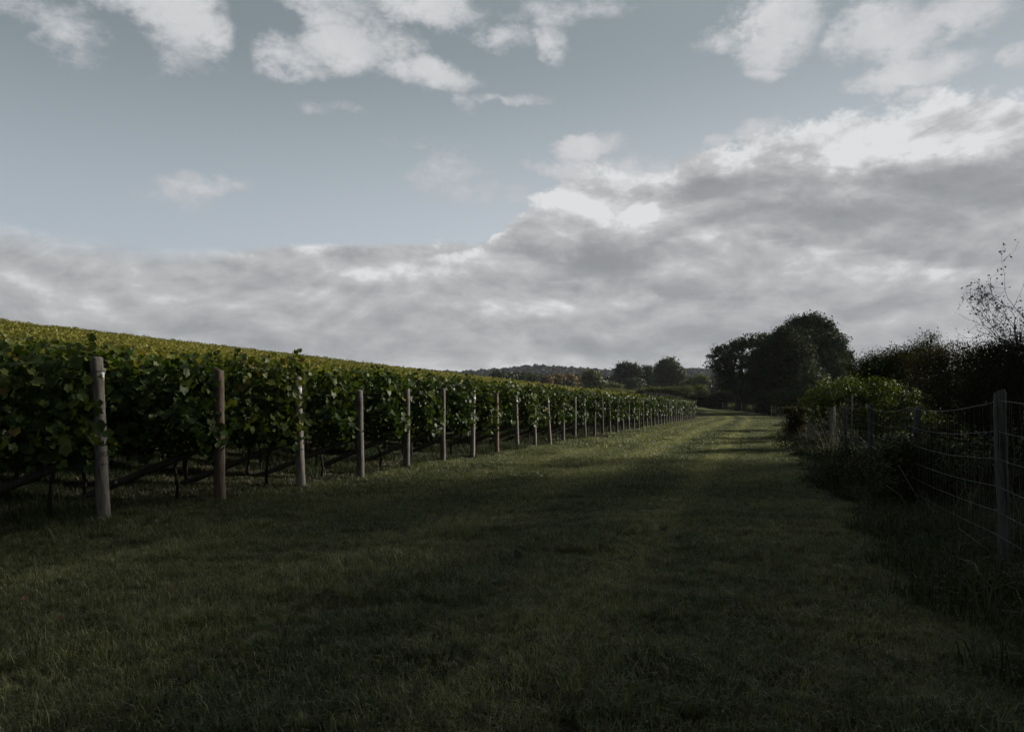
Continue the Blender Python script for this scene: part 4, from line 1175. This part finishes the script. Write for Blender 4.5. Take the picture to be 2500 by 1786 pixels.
# bare branching tree at the right edge
def bare_tree(px, depth, top_px, label, seed):
    rg = np.random.default_rng(seed)
    x0 = (px - 1250) / FPX * depth; z0 = T(x0, depth); k = depth / FPX
    bag = Bag(); tips = []
    def grow(p, d, L_, r_, lvl):
        n = 5; P_ = [p]
        for q in range(n):
            d = norm(d + rg.normal(size=3) * .16 + np.array([0, 0, .05])); P_.append(P_[-1] + d * L_ / n)
        P_ = np.array(P_); bag.tube(P_, np.linspace(r_, r_ * .55, n + 1), 6 if lvl < 2 else 4, caps=False)
        if lvl >= 2: tips.extend(P_[2:])
        if lvl < 4:
            for q in range(4 if lvl < 3 else 3):
                a = rg.integers(1, n + 1)
                dd_ = norm(d * .8 + rg.normal(size=3) * .62)
                grow(P_[a], dd_, L_ * rg.uniform(.5, .72), r_ * .5 * (1 - .07 * a) + .001, lvl + 1)
    for s_ in range(5):
        dx_ = -.62 + .22 * s_
        grow(np.array([0.0, 0, .1]), norm(np.array([dx_, rg.uniform(-.3, .3), 1.0])), (top_px * k) * rg.uniform(.52, .66), .035, 0)
    r = empty('bare_tree', (x0, depth, z0))
    link('branches', bag.mesh('branches', mats['bark'], True), r)
    tips = np.array(tips)
    sel = tips[rg.choice(len(tips), 5200, replace=True)] + rg.normal(size=(5200, 3)) * .03
    V_, F_, t_ = scatter(oval_tv, oval_tf, sel, rg.normal(size=(len(sel), 3)), rg.uniform(.025, .055, len(sel)), rg)
    link('leaves', make_mesh('sparse_leaves', V_, F_, None, mats['hedge'], False, t_), r)
    tag(r, label, 'tree')
bare_tree(2500, 12.5, 480, 'sparsely leaved twiggy tree at the frame edge above the hedge', 4)
bare_tree(2490, 13.2, 370, 'shorter leafy thorn bush in front of the twiggy tree at the frame edge', 8)
# tall trees added out of view on the right to shade the near track
for q, (x, y, hgt) in enumerate([(19, 7.0, 12), (19.5, 12.0, 12.5), (21.5, 17, 13), (23.5, 21.5, 12.5), (18, 2, 12), (13.5, 1.0, 9), (11.5, -4.5, 9)]):
    rg = np.random.default_rng(500 + q)
    lobes = [(rg.uniform(-2.5, 2.5), rg.uniform(-3, 3), hgt * rg.uniform(.35, .85), rg.uniform(2, 3), rg.uniform(2.2, 3.2), rg.uniform(1.6, 2.6)) for _ in range(11)] + [(0, 0, hgt * .9, 2, 2.4, 1.6), (0, 0, 2.0, 3, 4, 2)]
    me, cc = crown(lobes, (520, 520, 430, 300, 520, 640, 640, 640)[q], 9, .22, .75, mats['oak'], 510 + q, shell=.3)
    r = empty('added_shade_tree', (x, y, T(x, y)))
    link('trunk', limbs(lobes, .3, 2.4, q, twig_to=cc, n_twig=10), r); link('crown', me, r)
    tag(r, 'unseen tree added for shade, %s along the hedge line beside the near track' % ordinal(q + 1), 'tree', 'unseen trees added for shade beside the near track')

# ------------------------------------------------------------------ dry stalks, arching canes, small finds in the grass
def stalks(px, depth, n, h, label, seed, lean=.25, r=.0035):
    rg = np.random.default_rng(seed)
    x0 = (px - 1250) / FPX * depth
    bag = Bag()
    for q in range(n):
        b0 = np.array([rg.normal() * .22, rg.normal() * .15, -.03]); d = np.array([rg.normal() * lean, rg.normal() * lean * .6, 1.0])
        hh = h * rg.uniform(.5, 1.0)
        P_ = [b0, b0 + d * hh * .5, b0 + d * hh + np.array([d[0] * .25 * hh, 0, -.05 * hh])]
        bag.tube(P_, [r, r * .8, r * .4], 4, caps=False, tint=rg.random())
        for m_ in range(3):
            a = P_[1] * (1 - m_ * .3) + P_[2] * m_ * .3
            bag.tube([a, a + np.array([rg.normal() * .08, rg.normal() * .05, .10])], [r * .5, r * .2], 3, caps=False, tint=rg.random())
    o = link('dry_stalks', bag.mesh('dry_stalks', mats['dry']), None, (x0, depth, T(x0, depth)))
    tag(o, label, 'weeds', 'dry stalks along the wire fence')
stalks(2035, 18.5, 26, 1.0, 'pale dry stalks clumped by the thin stakes', 1, .30, .005)
stalks(1985, 24, 18, .9, 'pale dry stalks just right of the ivy clump', 2, .25, .006)
stalks(2390, 7.6, 14, .8, 'grey dry stalks at the foot of the fence near the big post', 3, .35)
stalks(2150, 12, 10, .8, 'sparse dry stalks between the two middle fence posts', 4, .35)
def cane(pts_px, depth, label):
    P_ = []
    for (px, py, dd_) in pts_px:
        P_.append([(px - 1250) / FPX * dd_, dd_, CAM_Z + (950 - py) / FPX * dd_])
    P_ = np.array(P_); o0 = P_[0].copy()
    t_ = np.linspace(0, 1, 12); tt = np.linspace(0, 1, len(P_))
    Q = np.stack([np.interp(t_, tt, P_[:, q]) for q in range(3)], -1)
    Q = np.array([Q[max(0, i_ - 1):i_ + 2].mean(0) for i_ in range(12)])
    bag = Bag(); bag.tube(Q - o0, np.linspace(.006, .0025, 12), 5)
    o = link('bramble_cane', bag.mesh('bramble_cane', mats['dry'], True), None, o0)
    tag(o, label, 'bramble cane', 'bare bramble canes by the fence')
cane([(2272, 1268, 8.4), (2235, 1205, 8.3), (2190, 1128, 8.4)], 8.4, 'long pale cane slanting up across the black-green bramble')
cane([(2212, 1232, 8.3), (2195, 1205, 8.2), (2160, 1182, 8.2)], 8.2, 'short pale cane arching at the left of the black-green bramble')
cane([(2440, 1362, 5.9), (2390, 1325, 5.9), (2335, 1285, 6.0)], 6, 'pale cane slanting down to the foot of the big fence post')

def ground_at(px, py):
    """point of the ground seen at a place of the photograph"""
    u = (px - 1250) / FPX; v = (950 - py) / FPX
    y = 2.0
    while y < 200 and CAM_Z + v * y > T(u * y, y): y += .02
    return u * y, y
# small white seed head beside the first post
x, y = ground_at(283, 1225)
fl = empty('seed_head_flower', (x, y, T(x, y)))
bag = Bag(); bag.tube([[0, 0, 0], [.01, 0, .12], [0, 0, .24]], [.003, .0025, .002], 5); link('stalk', bag.mesh('stalk', mats['weed']), fl)
rg = np.random.default_rng(9); dirs = norm(rg.normal(size=(90, 3)))
V_, F_, t_ = scatter(oval_tv, oval_tf, dirs * .02 + [0, 0, .26], dirs, np.full(90, .018), rg)
link('bloom', make_mesh('bloom', V_, F_, None, mats['petal'], False, t_), fl)
tag(fl, 'small round whitish seed head on a stalk beside the first post', 'flower')
x, y = ground_at(268, 1272)
rg = np.random.default_rng(10)
bag = Bag(); wob_ = 1 + rg.normal(size=(5, 9)) * .12
bag.tube([[0, 0, 0], [0, .004, .012], [0, .004, .032], [.004, 0, .05], [.006, 0, .058]], [.020, .028, .024, .013, .004], 9, wob=wob_)
o = link('stone', bag.mesh('stone', mats['stone']), None, (x, y - .03, T(x, y) + .01)); o.rotation_euler = (.3, .5, .4)
tag(o, 'small cream stone lying against the foot of the first post', 'stone')
for q, (px, py, lab) in enumerate([(355, 1523, 'curled brown leaf lying in the open grass below the first post'), (148, 1530, 'brown leaf among withered stems near the frame corner'), (62, 1478, 'dark reddish leaf in the withered patch near the frame corner'), (420, 1452, 'tiny russet leaf in the grass above the curled brown leaf')]):
    x, y = ground_at(px, py)
    V_, F_, t_ = scatter(leaf_tv, leaf_tf, np.array([[0, 0, .05]]), np.array([[.2, -.5, .8]]), [.04], np.random.default_rng(q))
    o = link('fallen_leaf', make_mesh('fallen_leaf', V_, F_, None, mats['brown_leaf'], False, t_), None, (x, y, T(x, y)))
    tag(o, lab, 'leaf', 'fallen leaves in the grass')

# ------------------------------------------------------------------ the air: thin even haze round everything
bag = Bag(); bag.box((0, 1900, 40), (8000, 4200, 130))
m, t, out = new_mat('haze_air')
v = t.node('ShaderNodeVolumePrincipled')
v.inputs['Color'].default_value = (.82, .88, 1.0, 1); v.inputs['Density'].default_value = 0.00009; v.inputs['Anisotropy'].default_value = 0.2
t.l.new(v.outputs[0], out.inputs['Volume'])
hz = link('haze', bag.mesh('haze', m)); tag(hz, kind='stuff')
